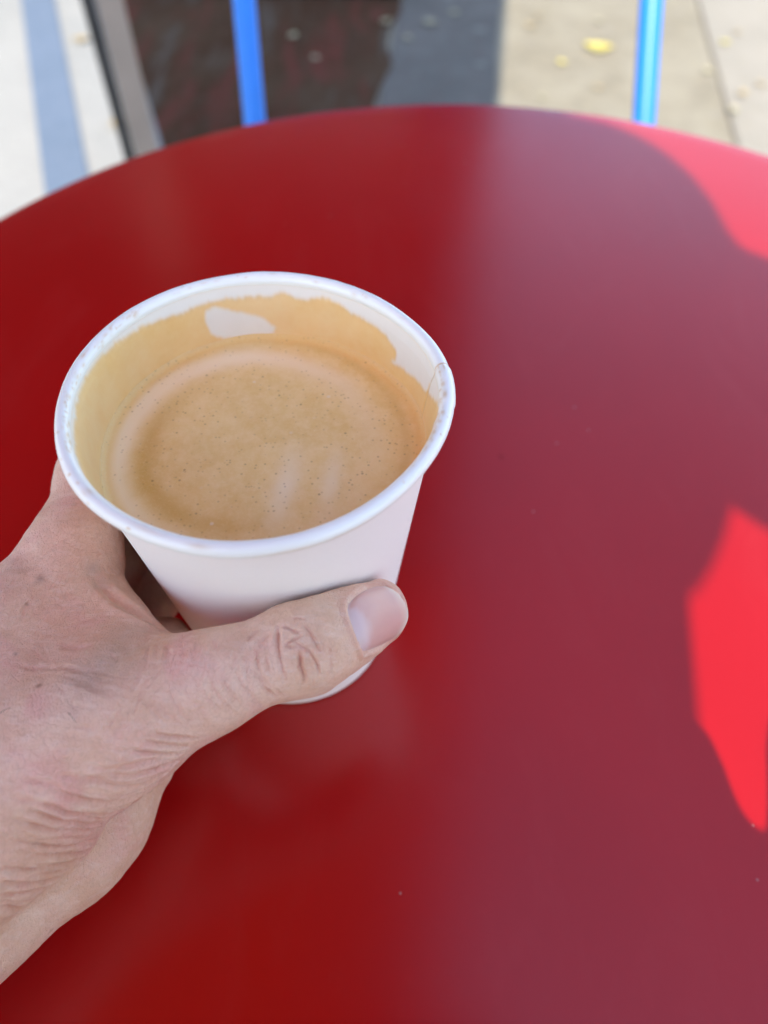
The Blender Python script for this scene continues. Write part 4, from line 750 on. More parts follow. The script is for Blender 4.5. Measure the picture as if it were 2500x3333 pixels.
 (-52.7,64.8,77.3),(-53.0,64.2,77.6),(-53.3,63.7,77.8),(-53.5,63.2,78.0),(-53.8,62.7,78.1),(-54.1,62.2,78.2),(-54.4,61.6,78.3),(-54.6,61.1,78.4),(-54.9,60.5,78.4),(-55.1,60.0,78.5),(-55.2,59.5,78.5),
 (-55.4,58.9,78.6),(-55.6,58.4,78.6),(-55.7,57.8,78.6),(-55.9,57.3,78.6),(-56.1,56.8,78.5),(-56.3,56.3,78.5)],4.5,1.7),([(-52.3,71.6,71.7),(-51.4,70.5,72.7),(-50.4,69.3,74.0),(-49.6,68.3,75.1),
 (-49.1,67.5,75.8),(-49.0,66.5,76.5),(-49.4,65.7,77.0)],1.5,-0.4),([(-74.3,90.7,73.0),(-74.0,90.1,72.8),(-73.7,89.5,72.6),(-73.4,88.9,72.3),(-73.0,88.3,72.1),(-72.7,87.6,71.9),(-72.4,87.0,71.7),
 (-72.1,86.4,71.5),(-71.8,85.8,71.3),(-71.4,85.2,71.1),(-71.1,84.5,70.9),(-70.7,83.9,70.7),(-70.4,83.3,70.5),(-70.0,82.6,70.3),(-69.7,82.0,70.1),(-69.4,81.4,70.0),(-69.1,80.8,69.8),(-68.8,80.2,69.6),
 (-68.5,79.6,69.5),(-68.1,78.9,69.3),(-67.8,78.3,69.2),(-67.5,77.6,69.2),(-67.2,77.0,69.1),(-66.9,76.4,69.1),(-66.6,75.7,69.2),(-66.2,75.1,69.2)],5.0,-0.8),([(-80.4,92.8,72.3),(-80.3,92.0,72.3),
 (-80.1,91.2,72.4),(-80.0,90.4,72.4),(-79.8,89.6,72.5),(-79.7,88.8,72.5),(-79.4,87.9,72.7),(-79.2,87.0,72.8),(-78.9,86.1,72.9),(-78.7,85.2,73.0)],2.5,0.6),([(-67.9,69.8,70.5),(-67.2,69.5,70.7),
 (-66.5,69.2,70.9),(-65.7,68.8,71.1),(-64.9,68.6,71.3),(-64.2,68.3,71.5),(-63.4,68.1,71.8),(-62.6,67.9,72.1),(-61.8,67.8,72.4),(-61.0,67.6,72.7),(-60.3,67.6,73.0),(-59.6,67.7,73.2),(-59.0,67.8,73.3),
 (-58.4,68.0,73.4),(-57.7,68.2,73.4)],0.9,0.3),([(-70.0,86.8,70.7),(-70.3,86.2,70.8),(-70.6,85.5,70.8),(-70.9,84.9,70.9),(-71.2,84.3,70.9),(-71.5,83.7,71.0),(-71.7,83.2,71.1),(-72.1,82.6,71.2),
 (-72.5,82.2,71.3),(-72.9,81.9,71.5),(-73.3,81.5,71.6)],0.5,0.15),([(-70.6,94.5,73.2),(-71.1,94.1,73.3),(-71.6,93.7,73.3),(-72.0,93.4,73.4),(-72.5,93.0,73.4),(-73.0,92.6,73.3),(-73.4,92.2,73.3),
 (-73.8,91.7,73.2),(-74.2,91.2,73.1),(-74.6,90.7,73.0),(-74.9,90.2,72.9),(-75.2,89.8,72.8),(-75.6,89.2,72.7),(-75.9,88.6,72.7),(-76.2,88.1,72.6),(-76.4,87.5,72.6)],0.45,0.15),([(-71.4,83.0,70.9),
 (-70.9,82.9,70.7),(-70.4,82.9,70.5),(-69.8,82.9,70.3),(-69.3,82.9,70.1),(-68.7,82.9,69.8),(-68.1,82.8,69.6),(-67.6,82.7,69.4),(-67.0,82.5,69.3),(-66.4,82.4,69.1),(-65.9,82.2,68.9),(-65.3,81.9,68.8),
 (-64.7,81.7,68.7),(-64.1,81.5,68.6),(-63.5,81.3,68.5),(-62.8,81.1,68.5),(-62.3,80.8,68.4),(-61.7,80.6,68.4),(-61.1,80.4,68.3)],0.4,-0.12),([(-71.4,79.6,70.6),(-70.9,79.3,70.3),(-70.3,79.0,70.1),
 (-69.8,78.7,69.8),(-69.2,78.5,69.6),(-68.7,78.4,69.5),(-68.1,78.5,69.3),(-67.5,78.9,69.2),(-67.0,79.3,69.1),(-66.4,79.6,69.0),(-65.7,79.7,68.9),(-65.0,79.7,68.8),(-64.3,79.6,68.7),(-63.6,79.5,68.7)],0.4,0.12),
 ([(-74.2,64.0,72.6),(-73.6,63.8,72.6),(-72.9,63.5,72.6),(-72.2,63.3,72.7),(-71.5,63.1,72.8),(-71.0,63.1,72.8),(-70.4,63.2,72.8),(-69.8,63.2,72.9),(-69.3,63.3,72.9),(-68.7,63.4,72.9)],0.5,0.12),
 ([(-72.6,63.5,72.7),(-71.9,63.2,72.7),(-71.2,63.0,72.8),(-70.5,62.7,73.0),(-69.8,62.6,73.1),(-69.3,62.6,73.1),(-68.7,62.8,73.1),(-68.2,63.0,73.1),(-67.7,63.1,73.2),(-67.1,63.3,73.2)],0.5,0.12),
 ([(-70.8,62.8,72.9),(-70.3,62.9,72.9),(-69.7,62.9,73.0),(-69.2,63.0,73.0),(-68.5,63.1,73.1),(-68.0,63.1,73.1),(-67.4,63.1,73.2),(-66.8,63.1,73.3),(-66.1,63.1,73.5),(-65.5,63.1,73.6)],0.5,0.12),
 ([(-69.9,64.1,72.6),(-69.1,63.7,72.8),(-68.3,63.1,73.1),(-67.5,62.7,73.4),(-66.7,62.4,73.6),(-66.1,62.4,73.8),(-65.5,62.4,73.9),(-65.0,62.6,74.0),(-64.4,62.7,74.1),(-63.8,62.8,74.3)],0.5,0.12),
 ([(-68.1,63.4,73.0),(-67.5,63.2,73.2),(-66.8,63.1,73.4),(-66.1,62.9,73.6),(-65.3,62.8,73.8),(-64.7,62.7,74.1),(-64.0,62.6,74.3),(-63.4,62.6,74.6),(-62.7,62.5,74.8),(-62.0,62.5,75.2)],0.5,0.12),
 ([(-66.2,62.5,73.7),(-65.5,62.4,73.9),(-64.8,62.2,74.2),(-64.1,62.0,74.5),(-63.3,61.9,74.9),(-62.7,61.9,75.1),(-62.1,61.9,75.4),(-61.4,61.9,75.6),(-60.8,62.0,75.9),(-60.1,62.0,76.1)],0.5,0.12),
 ([(-65.2,63.8,73.4),(-64.4,63.4,73.8),(-63.5,62.9,74.4),(-62.7,62.4,74.9),(-61.8,62.1,75.4),(-61.1,61.9,75.8),(-60.4,61.8,76.1),(-59.7,61.7,76.5),(-59.0,61.7,76.8),(-58.3,61.6,77.0)],0.5,0.12),
 ([(-63.1,62.7,74.6),(-62.3,62.3,75.1),(-61.4,61.8,75.7),(-60.5,61.4,76.2),(-59.7,61.1,76.7),(-59.1,61.0,77.0),(-58.5,61.1,77.2),(-57.9,61.2,77.4),(-57.3,61.3,77.6),(-56.7,61.4,77.7)],0.5,0.12),
 ([(-60.9,61.5,76.0),(-60.3,61.5,76.3),(-59.6,61.4,76.6),(-58.9,61.4,76.9),(-58.2,61.3,77.2),(-57.6,61.3,77.5),(-57.0,61.2,77.7),(-56.3,61.2,77.9),(-55.7,61.2,78.1),(-55.1,61.1,78.3)],0.5,0.12),
 ([(-46.7,67.5,75.8),(-46.4,66.3,76.7),(-46.1,65.3,77.2),(-46.0,64.3,77.6),(-46.0,63.6,77.9),(-46.1,63.0,78.1),(-46.3,62.4,78.3),(-46.4,61.8,78.4)],0.4,0.14),([(-44.6,66.9,76.5),(-44.4,65.8,77.1),
 (-44.2,64.8,77.6),(-44.1,63.9,77.9),(-44.2,63.3,78.0),(-44.3,62.7,78.2),(-44.5,62.1,78.3),(-44.6,61.5,78.4)],0.4,0.14),([(-42.6,66.3,77.1),(-42.4,65.3,77.6),(-42.2,64.4,77.9),(-42.2,63.5,78.1),
 (-42.3,62.9,78.2),(-42.4,62.3,78.3),(-42.6,61.7,78.3),(-42.8,61.2,78.4)],0.4,0.14),([(-40.6,65.8,77.7),(-40.4,65.1,77.9),(-40.3,64.4,78.1),(-40.3,63.7,78.3),(-40.3,63.1,78.4),(-40.4,62.5,78.4),
 (-40.6,61.9,78.4),(-40.8,61.4,78.4),(-41.0,60.9,78.4)],0.4,0.14),([(-38.6,65.3,78.1),(-38.5,64.6,78.3),(-38.4,64.0,78.4),(-38.4,63.3,78.5),(-38.4,62.7,78.5),(-38.6,62.2,78.5),(-38.8,61.6,78.5),
 (-39.0,61.1,78.5),(-39.2,60.6,78.4)],0.4,0.14),([(-36.7,65.0,78.4),(-36.6,64.3,78.5),(-36.6,63.6,78.6),(-36.5,63.0,78.6),(-36.6,62.4,78.6),(-36.7,61.8,78.6),(-36.9,61.3,78.5),(-37.2,60.8,78.5),
 (-37.4,60.3,78.4)],0.4,0.14),([(-45.8,65.0,77.4),(-45.7,64.2,77.7),(-45.5,63.4,78.0),(-45.4,62.7,78.2),(-45.4,62.0,78.3),(-45.5,61.4,78.4),(-45.6,60.8,78.5),(-45.8,60.3,78.6),(-45.9,59.7,78.6)],0.4,0.14),
 ([(-43.9,64.6,77.6),(-43.8,63.9,77.9),(-43.6,63.1,78.1),(-43.6,62.4,78.2),(-43.6,61.7,78.3),(-43.7,61.1,78.4),(-43.8,60.6,78.4),(-44.0,60.1,78.4),(-44.2,59.5,78.4)],0.4,0.14),([(-49.8,42.3,68.3),
 (-49.3,42.4,68.0),(-48.8,42.5,67.6),(-48.4,42.6,67.3),(-47.9,42.7,67.0),(-47.5,42.8,66.7),(-46.9,43.0,66.4),(-46.4,43.3,66.1),(-46.0,43.4,66.0),(-45.6,43.6,65.7),(-45.1,43.9,65.4),(-44.7,44.1,65.1),
 (-44.3,44.3,64.7)],0.3889671372275043,0.11851371959036947),([(-53.3,42.1,70.3),(-52.9,42.1,70.1),(-52.4,42.2,69.9),(-51.9,42.2,69.6),(-51.5,42.1,69.3),(-51.1,42.1,68.9),(-50.6,42.1,68.5),
 (-50.1,42.1,68.1),(-49.7,42.1,67.7),(-49.3,42.2,67.3),(-48.8,42.3,66.9),(-48.4,42.3,66.6),(-48.0,42.4,66.2),(-47.4,42.6,65.5),(-46.8,42.8,65.0),(-46.4,43.0,64.8),(-46.0,43.2,64.5),(-45.5,43.4,64.4),
 (-45.1,43.7,64.2),(-44.6,44.0,64.1),(-44.1,44.4,64.0),(-43.7,44.7,64.0),(-43.2,45.1,63.9)],0.46348006219135224,0.18205977619047192),([(-49.5,42.3,68.0),(-49.1,42.4,67.6),(-48.6,42.4,67.2),
 (-48.1,42.5,66.8),(-47.6,42.7,66.5),(-47.1,42.9,66.2),(-46.4,43.2,65.9),(-46.0,43.4,65.7),(-45.5,43.6,65.6),(-45.1,43.9,65.4),(-44.6,44.2,65.2),(-44.1,44.5,65.0)],0.4910359799182333,0.12751303387182114),
 ([(-52.7,40.3,66.2),(-52.3,40.3,65.7),(-51.9,40.3,65.2),(-51.6,40.3,64.7),(-51.2,40.4,64.2),(-50.9,40.4,63.7),(-50.4,40.6,63.4),(-49.9,40.8,63.2),(-49.4,41.1,63.1),(-48.9,41.3,63.0),
 (-48.5,41.6,62.8),(-48.1,41.8,62.6),(-47.7,42.0,62.4),(-47.2,42.3,62.2),(-46.8,42.5,61.9),(-46.4,42.8,61.6),(-46.0,43.1,61.3),(-45.5,43.5,60.9),(-45.1,43.8,60.5)],0.3612342136762705,0.21182830639889444),
 ([(-54.2,40.3,67.7),(-53.8,40.3,67.4),(-53.3,40.3,67.0),(-52.9,40.3,66.6),(-52.5,40.3,66.2),(-52.1,40.4,65.8),(-51.7,40.5,65.4),(-51.2,40.6,65.0),(-50.7,40.7,64.6),(-50.3,40.8,64.2),
 (-49.9,41.0,63.8),(-49.5,41.1,63.5),(-49.1,41.3,63.2),(-48.7,41.5,62.9),(-48.2,41.7,62.7),(-47.7,42.0,62.5),(-47.2,42.3,62.3),(-46.7,42.6,62.1),(-46.3,42.9,62.0),(-45.9,43.1,61.7),(-45.5,43.4,61.5),
 (-45.1,43.8,61.2),(-44.7,44.1,60.9),(-44.4,44.4,60.5),(-44.0,44.8,59.9),(-43.7,45.3,59.3),(-43.5,45.8,58.4)],0.42607985868527887,0.21032133696924998),([(-50.0,41.4,65.9),(-49.5,41.5,65.3),
 (-49.1,41.5,64.7),(-48.6,41.7,64.2),(-48.1,41.9,63.9),(-47.6,42.2,63.8),(-47.1,42.4,63.7),(-46.6,42.7,63.5),(-46.2,43.0,63.4),(-45.7,43.3,63.2),(-45.3,43.5,63.0),(-44.8,43.8,62.8),(-44.4,44.1,62.4),
 (-44.1,44.5,62.1),(-43.7,44.8,61.6),(-43.4,45.1,61.1)],0.39986449013322434,0.1473870264382425),([(-57.4,38.7,67.3),(-57.0,38.7,66.9),(-56.5,38.7,66.5),(-56.0,38.7,66.1),(-55.6,38.7,65.6),
 (-55.1,38.8,65.2),(-54.7,38.9,64.7),(-54.2,38.9,64.3),(-53.8,39.0,63.8),(-53.4,39.1,63.4),(-53.0,39.3,62.9),(-52.6,39.4,62.5),(-52.2,39.5,62.0),(-51.8,39.7,61.5),(-51.5,39.9,61.1),(-51.1,40.1,60.6),
 (-50.7,40.3,60.3),(-50.3,40.5,60.0),(-49.9,40.8,59.7),(-49.5,41.1,59.4),(-49.1,41.3,59.1),(-48.6,41.7,58.8),(-48.2,42.0,58.5),(-47.8,42.4,58.2)],0.3651809866303845,0.13831591520317985),
 ([(-57.0,38.6,66.7),(-56.5,38.6,66.3),(-56.0,38.6,65.8),(-55.5,38.6,65.3),(-55.1,38.7,64.8),(-54.7,38.7,64.4),(-54.3,38.8,63.9),(-54.0,38.9,63.4),(-53.6,38.9,62.9),(-53.2,39.1,62.4),
 (-52.8,39.2,61.8),(-52.4,39.4,61.2),(-51.9,39.6,60.7),(-51.5,39.8,60.5),(-51.1,40.1,60.4),(-50.7,40.3,60.2),(-50.2,40.6,60.1),(-49.8,40.8,59.9),(-49.4,41.1,59.7),(-49.1,41.3,59.4),(-48.7,41.6,59.0),
 (-48.3,41.9,58.6),(-48.0,42.3,58.0),(-47.8,42.7,57.3)],0.38332667376373225,0.1863492631111445),([(-56.1,37.9,63.9),(-55.7,37.9,63.4),(-55.4,38.0,62.8),(-55.0,38.1,62.2),(-54.5,38.2,61.7),
 (-54.1,38.4,61.3),(-53.7,38.6,61.0),(-53.2,38.9,60.6),(-52.8,39.1,60.3),(-52.4,39.4,60.0),(-52.0,39.6,59.5),(-51.6,39.9,59.0),(-51.2,40.2,58.7),(-50.7,40.5,58.4),(-50.3,40.7,58.3),(-49.8,41.0,58.4),
 (-49.4,41.3,58.6),(-48.9,41.5,58.6)],0.33867202035832517,0.104992057071392),([(-57.6,36.9,63.3),(-57.1,37.0,62.8),(-56.7,37.1,62.2),(-56.3,37.2,61.5),(-55.9,37.3,60.9),(-55.6,37.4,60.3),
 (-55.2,37.7,59.5),(-54.8,37.9,59.0),(-54.4,38.2,58.3)],0.3838203853506487,0.21381857901028406),([(-59.4,36.5,64.8),(-59.0,36.5,64.3),(-58.6,36.5,63.8),(-58.3,36.5,63.3),(-57.9,36.6,62.8),
 (-57.5,36.7,62.4),(-57.1,36.8,62.0),(-56.7,37.0,61.6),(-56.2,37.2,61.1),(-55.9,37.3,60.7),(-55.6,37.5,60.1),(-55.2,37.6,59.5),(-54.9,37.8,58.7),(-54.6,38.0,58.0),(-54.4,38.3,57.3),(-54.1,38.6,56.4),
 (-53.9,38.9,55.7),(-53.6,39.3,55.0),(-53.6,40.0,53.3)],0.3582989163392406,0.23614364787311698),([(-61.2,37.1,67.6),(-60.8,37.0,67.2),(-60.4,37.0,66.7),(-60.0,36.9,66.3),(-59.7,36.8,65.8),
 (-59.3,36.8,65.4),(-59.0,36.8,65.0),(-58.5,36.8,64.4),(-58.0,36.9,64.0),(-57.5,37.0,63.5),(-57.1,37.1,63.0),(-56.7,37.1,62.3),(-56.4,37.1,61.6),(-56.0,37.3,60.8),(-55.7,37.4,60.3),(-55.3,37.6,59.8),
 (-54.9,37.8,59.3),(-54.5,38.1,58.7),(-54.1,38.4,58.1),(-53.8,38.6,57.5),(-53.4,39.0,57.0),(-53.0,39.3,56.9),(-52.5,39.7,56.5),(-52.3,40.0,56.0),(-52.1,40.5,54.9)],0.39485560325072294,0.10514681156272013),
 ([(-63.5,35.6,67.0),(-63.0,35.5,66.5),(-62.6,35.4,66.0),(-62.2,35.3,65.5),(-61.9,35.2,65.0),(-61.5,35.2,64.5),(-61.1,35.2,63.9),(-60.7,35.3,63.5),(-60.3,35.3,63.0),(-59.8,35.4,62.5),
 (-59.4,35.5,62.0),(-59.0,35.6,61.5),(-58.6,35.7,60.9),(-58.2,35.9,60.3),(-57.8,36.1,59.7),(-57.5,36.2,59.1),(-57.1,36.5,58.6),(-56.7,36.7,58.0),(-56.4,36.9,57.3),(-56.1,37.2,56.6),(-55.9,37.6,55.6),
 (-55.7,38.0,54.3),(-55.8,38.6,52.3)],0.3504845895666304,0.1637859211564258),([(-63.9,35.2,66.7),(-63.5,35.1,66.3),(-63.1,35.1,65.9),(-62.8,35.0,65.5),(-62.4,34.9,65.0),(-62.1,34.9,64.5),
 (-61.7,34.9,64.1),(-61.3,34.9,63.6),(-61.0,35.0,63.1),(-60.6,35.0,62.7),(-60.2,35.1,62.2),(-59.8,35.2,61.7),(-59.4,35.3,61.1),(-59.0,35.4,60.5),(-58.6,35.6,59.9),(-58.2,35.8,59.2),(-57.9,35.9,58.5),
 (-57.5,36.2,57.8),(-57.2,36.4,56.9),(-56.9,36.7,55.9),(-56.7,37.1,54.7)],0.42967891660441326,0.16614295443515917),([(-62.9,35.8,66.9),(-62.5,35.7,66.4),(-62.1,35.6,65.9),(-61.8,35.5,65.3),
 (-61.4,35.4,64.8),(-61.0,35.4,64.2),(-60.6,35.4,63.7),(-60.1,35.5,63.2),(-59.7,35.5,62.6),(-59.3,35.6,62.2),(-58.8,35.8,61.7),(-58.4,35.9,61.2),(-58.0,36.1,60.7),(-57.6,36.3,60.2),(-57.2,36.4,59.6),
 (-57.0,36.6,58.8),(-56.7,36.7,58.0),(-56.5,36.9,57.2),(-56.2,37.2,56.3),(-56.0,37.5,55.3),(-55.8,37.9,54.2),(-55.7,38.5,52.6)],0.32447129818682685,0.18603777073624161),([(-67.0,33.3,66.5),
 (-66.6,33.3,66.1),(-66.1,33.2,65.7),(-65.7,33.2,65.2),(-65.3,33.2,64.7),(-65.0,33.1,64.3),(-64.6,33.0,63.7),(-64.3,32.9,63.1),(-64.0,32.9,62.5),(-63.6,32.9,61.9),(-63.3,32.9,61.4),(-62.9,33.0,61.0),
 (-62.5,33.2,60.6),(-62.1,33.3,60.2),(-61.7,33.5,59.7),(-61.4,33.6,59.1),(-61.1,33.7,58.5),(-60.8,33.8,57.7),(-60.5,34.0,57.0),(-60.2,34.1,56.2),(-59.9,34.3,55.4),(-59.7,34.6,54.7),(-59.4,34.9,54.0),
 (-59.1,35.1,53.4),(-58.9,35.5,52.7),(-58.7,35.8,51.9),(-58.5,36.2,51.1),(-58.4,36.6,49.9),(-58.4,37.2,48.5),(-58.5,37.8,46.7)],0.4370952883366013,0.16852212852642806),([(-63.2,33.4,62.7),
 (-62.8,33.5,62.4),(-62.4,33.7,62.1),(-62.1,33.8,61.7),(-61.7,33.9,61.3),(-61.3,34.0,60.9),(-61.0,34.1,60.5),(-60.6,34.3,59.9),(-60.2,34.4,59.2),(-59.9,34.6,58.6),(-59.5,34.8,57.8),(-59.2,35.0,57.2),
 (-58.9,35.2,56.5),(-58.6,35.5,55.8),(-58.3,35.8,54.9),(-58.0,36.1,53.8),(-57.9,36.5,52.6)],0.30373825528474707,0.14782459476541032),([(-66.9,33.8,67.0),(-66.4,33.7,66.6),(-66.0,33.6,66.1),
 (-65.5,33.6,65.7),(-65.1,33.5,65.1),(-64.7,33.4,64.6),(-64.4,33.3,64.0),(-64.0,33.2,63.4),(-63.6,33.2,62.8),(-63.3,33.2,62.2),(-62.9,33.2,61.7),(-62.6,33.3,61.3),(-62.2,33.4,60.9),(-61.9,33.6,60.5),
 (-61.5,33.7,60.1),(-61.2,33.8,59.6),(-60.8,34.0,59.1),(-60.5,34.1,58.5),(-60.2,34.3,57.8),(-59.9,34.5,57.2),(-59.6,34.6,56.5),(-59.3,34.9,55.7),(-59.1,35.1,55.0),(-58.8,35.3,54.1),(-58.7,35.6,53.2),
 (-58.5,35.9,52.1),(-58.5,36.3,50.7)],0.34230017831886594,0.19820853909456465),([(-65.0,31.8,61.6),(-64.6,31.8,60.9),(-64.3,31.8,60.2),(-64.0,31.8,59.4),(-63.6,31.9,58.6),(-63.3,32.0,58.1),
 (-63.0,32.1,57.5),(-62.7,32.3,56.9),(-62.4,32.4,56.2),(-62.1,32.6,55.6),(-61.8,32.7,54.9),(-61.5,33.0,54.0),(-61.3,33.2,53.0),(-61.0,33.5,52.0),(-60.8,33.8,51.0),(-60.6,34.1,50.2),(-60.4,34.5,49.3),
 (-60.2,34.9,48.4),(-60.0,35.3,47.4),(-59.9,35.8,46.2),(-60.0,36.4,44.6),(-60.4,37.2,41.9)],0.3078906230479913,0.2244960434078908),([(-63.4,32.0,58.4),(-63.0,32.2,57.7),(-62.6,32.3,56.9),
 (-62.3,32.5,56.1),(-62.0,32.6,55.2),(-61.7,32.8,54.3),(-61.4,33.0,53.3),(-61.2,33.3,52.3),(-60.9,33.6,51.2),(-60.7,33.9,50.4),(-60.5,34.3,49.6),(-60.3,34.7,48.6),(-60.2,35.1,47.5),(-60.1,35.6,46.2),
 (-60.1,36.2,44.5)],0.4792716444016926,0.14820178530687672),([(-63.4,31.8,57.4),(-63.0,32.0,56.8),(-62.8,32.1,56.2),(-62.5,32.3,55.5),(-62.2,32.4,54.8),(-61.9,32.6,54.0),(-61.6,32.9,53.2),
 (-61.3,33.1,52.3),(-61.1,33.4,51.4),(-60.9,33.8,50.4),(-60.7,34.1,49.5),(-60.4,34.5,48.6),(-60.2,34.9,47.9),(-60.1,35.3,47.2),(-59.9,35.8,46.3)],0.39360739046552784,0.1396400491100774),
 ([(-63.8,30.9,52.5),(-63.5,31.1,51.6),(-63.3,31.4,50.7),(-63.1,31.6,49.7),(-62.9,31.9,48.7),(-62.7,32.2,47.8),(-62.4,32.5,47.1),(-62.2,32.8,46.7),(-61.9,33.2,46.4),(-61.7,33.6,45.9),
 (-61.5,34.0,45.0),(-61.5,34.4,43.8),(-61.7,35.0,41.8)],0.4606387249993685,0.11287253253909252),([(-66.4,29.8,58.2),(-66.0,29.9,57.7),(-65.7,30.0,57.1),(-65.3,30.2,56.5),(-65.0,30.3,55.8),
 (-64.7,30.5,55.1),(-64.3,30.6,54.4),(-64.0,30.8,53.6),(-63.7,31.0,52.7),(-63.5,31.2,51.8),(-63.2,31.4,51.0),(-63.0,31.7,50.2),(-62.8,31.9,49.5),(-62.6,32.1,48.8),(-62.3,32.5,48.1),(-62.1,32.8,47.3),
 (-61.8,33.2,46.5),(-61.6,33.7,45.5),(-61.5,34.2,44.3),(-61.5,34.8,42.6)],0.31507423349733177,0.20221985481692378),([(-63.6,31.1,52.4),(-63.3,31.3,51.7),(-63.1,31.6,50.9),(-62.8,31.8,50.0),
 (-62.6,32.1,49.1),(-62.4,32.3,48.2),(-62.3,32.6,47.5),(-62.1,33.0,46.6),(-61.8,33.3,46.0),(-61.6,33.7,45.5),(-61.5,34.1,44.7),(-61.5,34.5,43.5),(-61.6,35.1,41.7)],0.3489699105876296,0.111805460243175),
 ([(-68.9,27.8,57.4),(-68.5,27.9,56.8),(-68.2,28.0,56.2),(-67.9,28.1,55.5),(-67.6,28.2,54.9),(-67.3,28.3,54.3),(-67.0,28.5,53.7),(-66.7,28.6,53.1),(-66.4,28.8,52.6),(-66.1,29.0,52.0),
 (-65.9,29.2,51.4),(-65.6,29.4,50.7),(-65.4,29.6,49.8),(-65.1,29.8,49.0),(-64.9,30.1,48.1),(-64.6,30.3,47.2),(-64.4,30.7,46.3),(-64.2,31.0,45.3),(-64.0,31.4,44.3),(-63.9,31.8,43.1),(-63.9,32.3,41.7)],0.4909529164712342,0.20192282577311682),
 ([(-67.6,28.0,53.9),(-67.3,28.2,53.3),(-67.0,28.3,52.7),(-66.7,28.5,52.1),(-66.4,28.7,51.4),(-66.2,28.9,50.8),(-66.0,29.1,50.2),(-65.7,29.3,49.3),(-65.5,29.5,48.6),(-65.3,29.7,47.9),
 (-65.1,30.0,47.2),(-64.8,30.2,46.6),(-64.6,30.5,46.1),(-64.3,30.9,45.5),(-64.1,31.2,44.8),(-63.9,31.6,44.0),(-63.7,32.0,43.1)],0.3462194286695684,0.1600464522655699),([(-67.3,28.3,54.5),
 (-67.0,28.5,53.9),(-66.7,28.6,53.3),(-66.4,28.8,52.6),(-66.1,29.0,51.9),(-65.8,29.2,51.2),(-65.6,29.4,50.4),(-65.3,29.6,49.5),(-65.1,29.9,48.6),(-64.8,30.1,47.7),(-64.6,30.4,46.8),(-64.3,30.7,46.1),
 (-64.1,31.1,45.5),(-63.8,31.4,44.9),(-63.6,31.8,44.2),(-63.4,32.2,43.5),(-63.3,32.5,42.6),(-63.4,33.1,40.8)],0.4872592540988126,0.17456416119831264),([(-72.3,24.0,52.6),(-72.0,24.2,51.8),
 (-71.7,24.4,51.0),(-71.4,24.5,50.1),(-71.4,24.5,47.7),(-71.3,24.7,46.8),(-71.1,24.9,45.7),(-71.0,25.2,44.7),(-70.9,25.5,43.8),(-70.8,25.8,42.8),(-70.8,26.1,41.6)],0.4628462835884401,0.19283932639382323),
 ([(-72.0,24.4,53.1),(-71.8,24.5,52.0),(-71.5,24.5,50.9),(-71.4,24.6,49.9),(-71.1,24.8,48.6),(-71.0,24.9,47.7),(-70.9,25.0,46.5),(-70.8,25.3,45.2),(-70.7,25.5,44.2),(-70.6,25.9,43.1),
 (-70.6,26.3,41.8),(-70.9,26.7,39.9)],0.4023487487514795,0.1821347462157309),([(-68.6,27.0,46.7),(-68.4,27.3,45.8),(-68.2,27.6,44.7),(-68.1,27.9,43.5),(-68.1,28.3,42.1)],0.35683443737983,0.11088461580743897),
 ([(-75.6,73.7,72.3),(-75.6,74.3,72.3),(-75.6,75.0,72.4),(-75.6,75.6,72.4),(-75.6,76.3,72.5),(-75.6,76.9,72.6),(-75.7,77.6,72.6),(-75.8,78.3,72.7),(-76.0,78.9,72.8),(-76.1,79.6,72.8)],0.3045350224555076,0.05618317393135929),
 ([(-38.0,71.2,74.4),(-36.9,70.1,75.8),(-36.1,69.3,76.6),(-35.3,68.7,77.1)],0.3620028645622182,0.1127291534727412),([(-60.7,45.8,75.1),(-60.3,45.4,74.9),(-60.0,45.1,74.7),(-59.6,44.8,74.4),
 (-59.3,44.4,74.1),(-59.0,44.0,73.8),(-58.6,43.6,73.5),(-58.3,43.2,73.1),(-58.0,42.8,72.7)],0.3812861650707094,0.07249862668712809),([(-58.2,49.9,76.9),(-57.7,49.8,76.9),(-57.1,49.7,76.9),
 (-56.5,49.6,76.9),(-55.9,49.6,76.9),(-55.3,49.5,76.9),(-54.8,49.4,76.9),(-54.2,49.2,76.8),(-53.6,49.1,76.7),(-53.0,48.9,76.6),(-52.5,48.8,76.5),(-52.0,48.6,76.3)],0.3366695771790139,0.06873640481980244),
 ([(-47.9,47.7,74.7),(-47.7,47.4,74.3),(-47.4,47.0,73.9),(-47.3,46.7,73.4),(-47.0,46.3,72.8),(-46.8,45.9,72.2)],0.3655104220462161,0.07849137327953747),([(-68.6,67.8,71.3),(-67.9,67.5,71.4),
 (-67.2,67.1,71.6),(-66.5,66.8,71.8),(-65.7,66.5,72.1),(-65.0,66.2,72.4),(-64.2,65.9,72.7),(-63.4,65.7,73.0),(-62.6,65.5,73.4),(-61.7,65.2,73.9)],0.32246809907717866,0.05213351957829251),
 ([(-71.5,64.0,72.5),(-70.8,63.5,72.7),(-70.1,63.1,72.9),(-69.5,62.6,73.1),(-68.7,62.0,73.4),(-68.0,61.5,73.7),(-67.3,60.9,74.1),(-66.6,60.2,74.5),(-65.8,59.6,74.9),(-65.0,58.9,75.4)],0.4142762620610269,0.05963955110627702),
 ([(-63.6,89.2,67.5),(-63.0,89.5,67.0),(-62.5,89.8,66.5),(-62.1,90.2,65.8),(-61.7,90.9,64.9),(-61.4,91.7,63.9)],0.39573849899474656,0.1087937115658503),([(-73.8,59.1,73.6),(-73.3,59.5,73.6),
 (-72.8,59.9,73.5),(-72.6,60.5,73.4),(-72.4,61.2,73.2)],0.3964457149949983,0.09991695934948351),([(-39.6,48.1,63.9),(-39.2,48.5,63.1),(-38.9,49.0,62.1),(-38.9,49.9,59.8)],0.3389011568198541,0.06210106366952634),
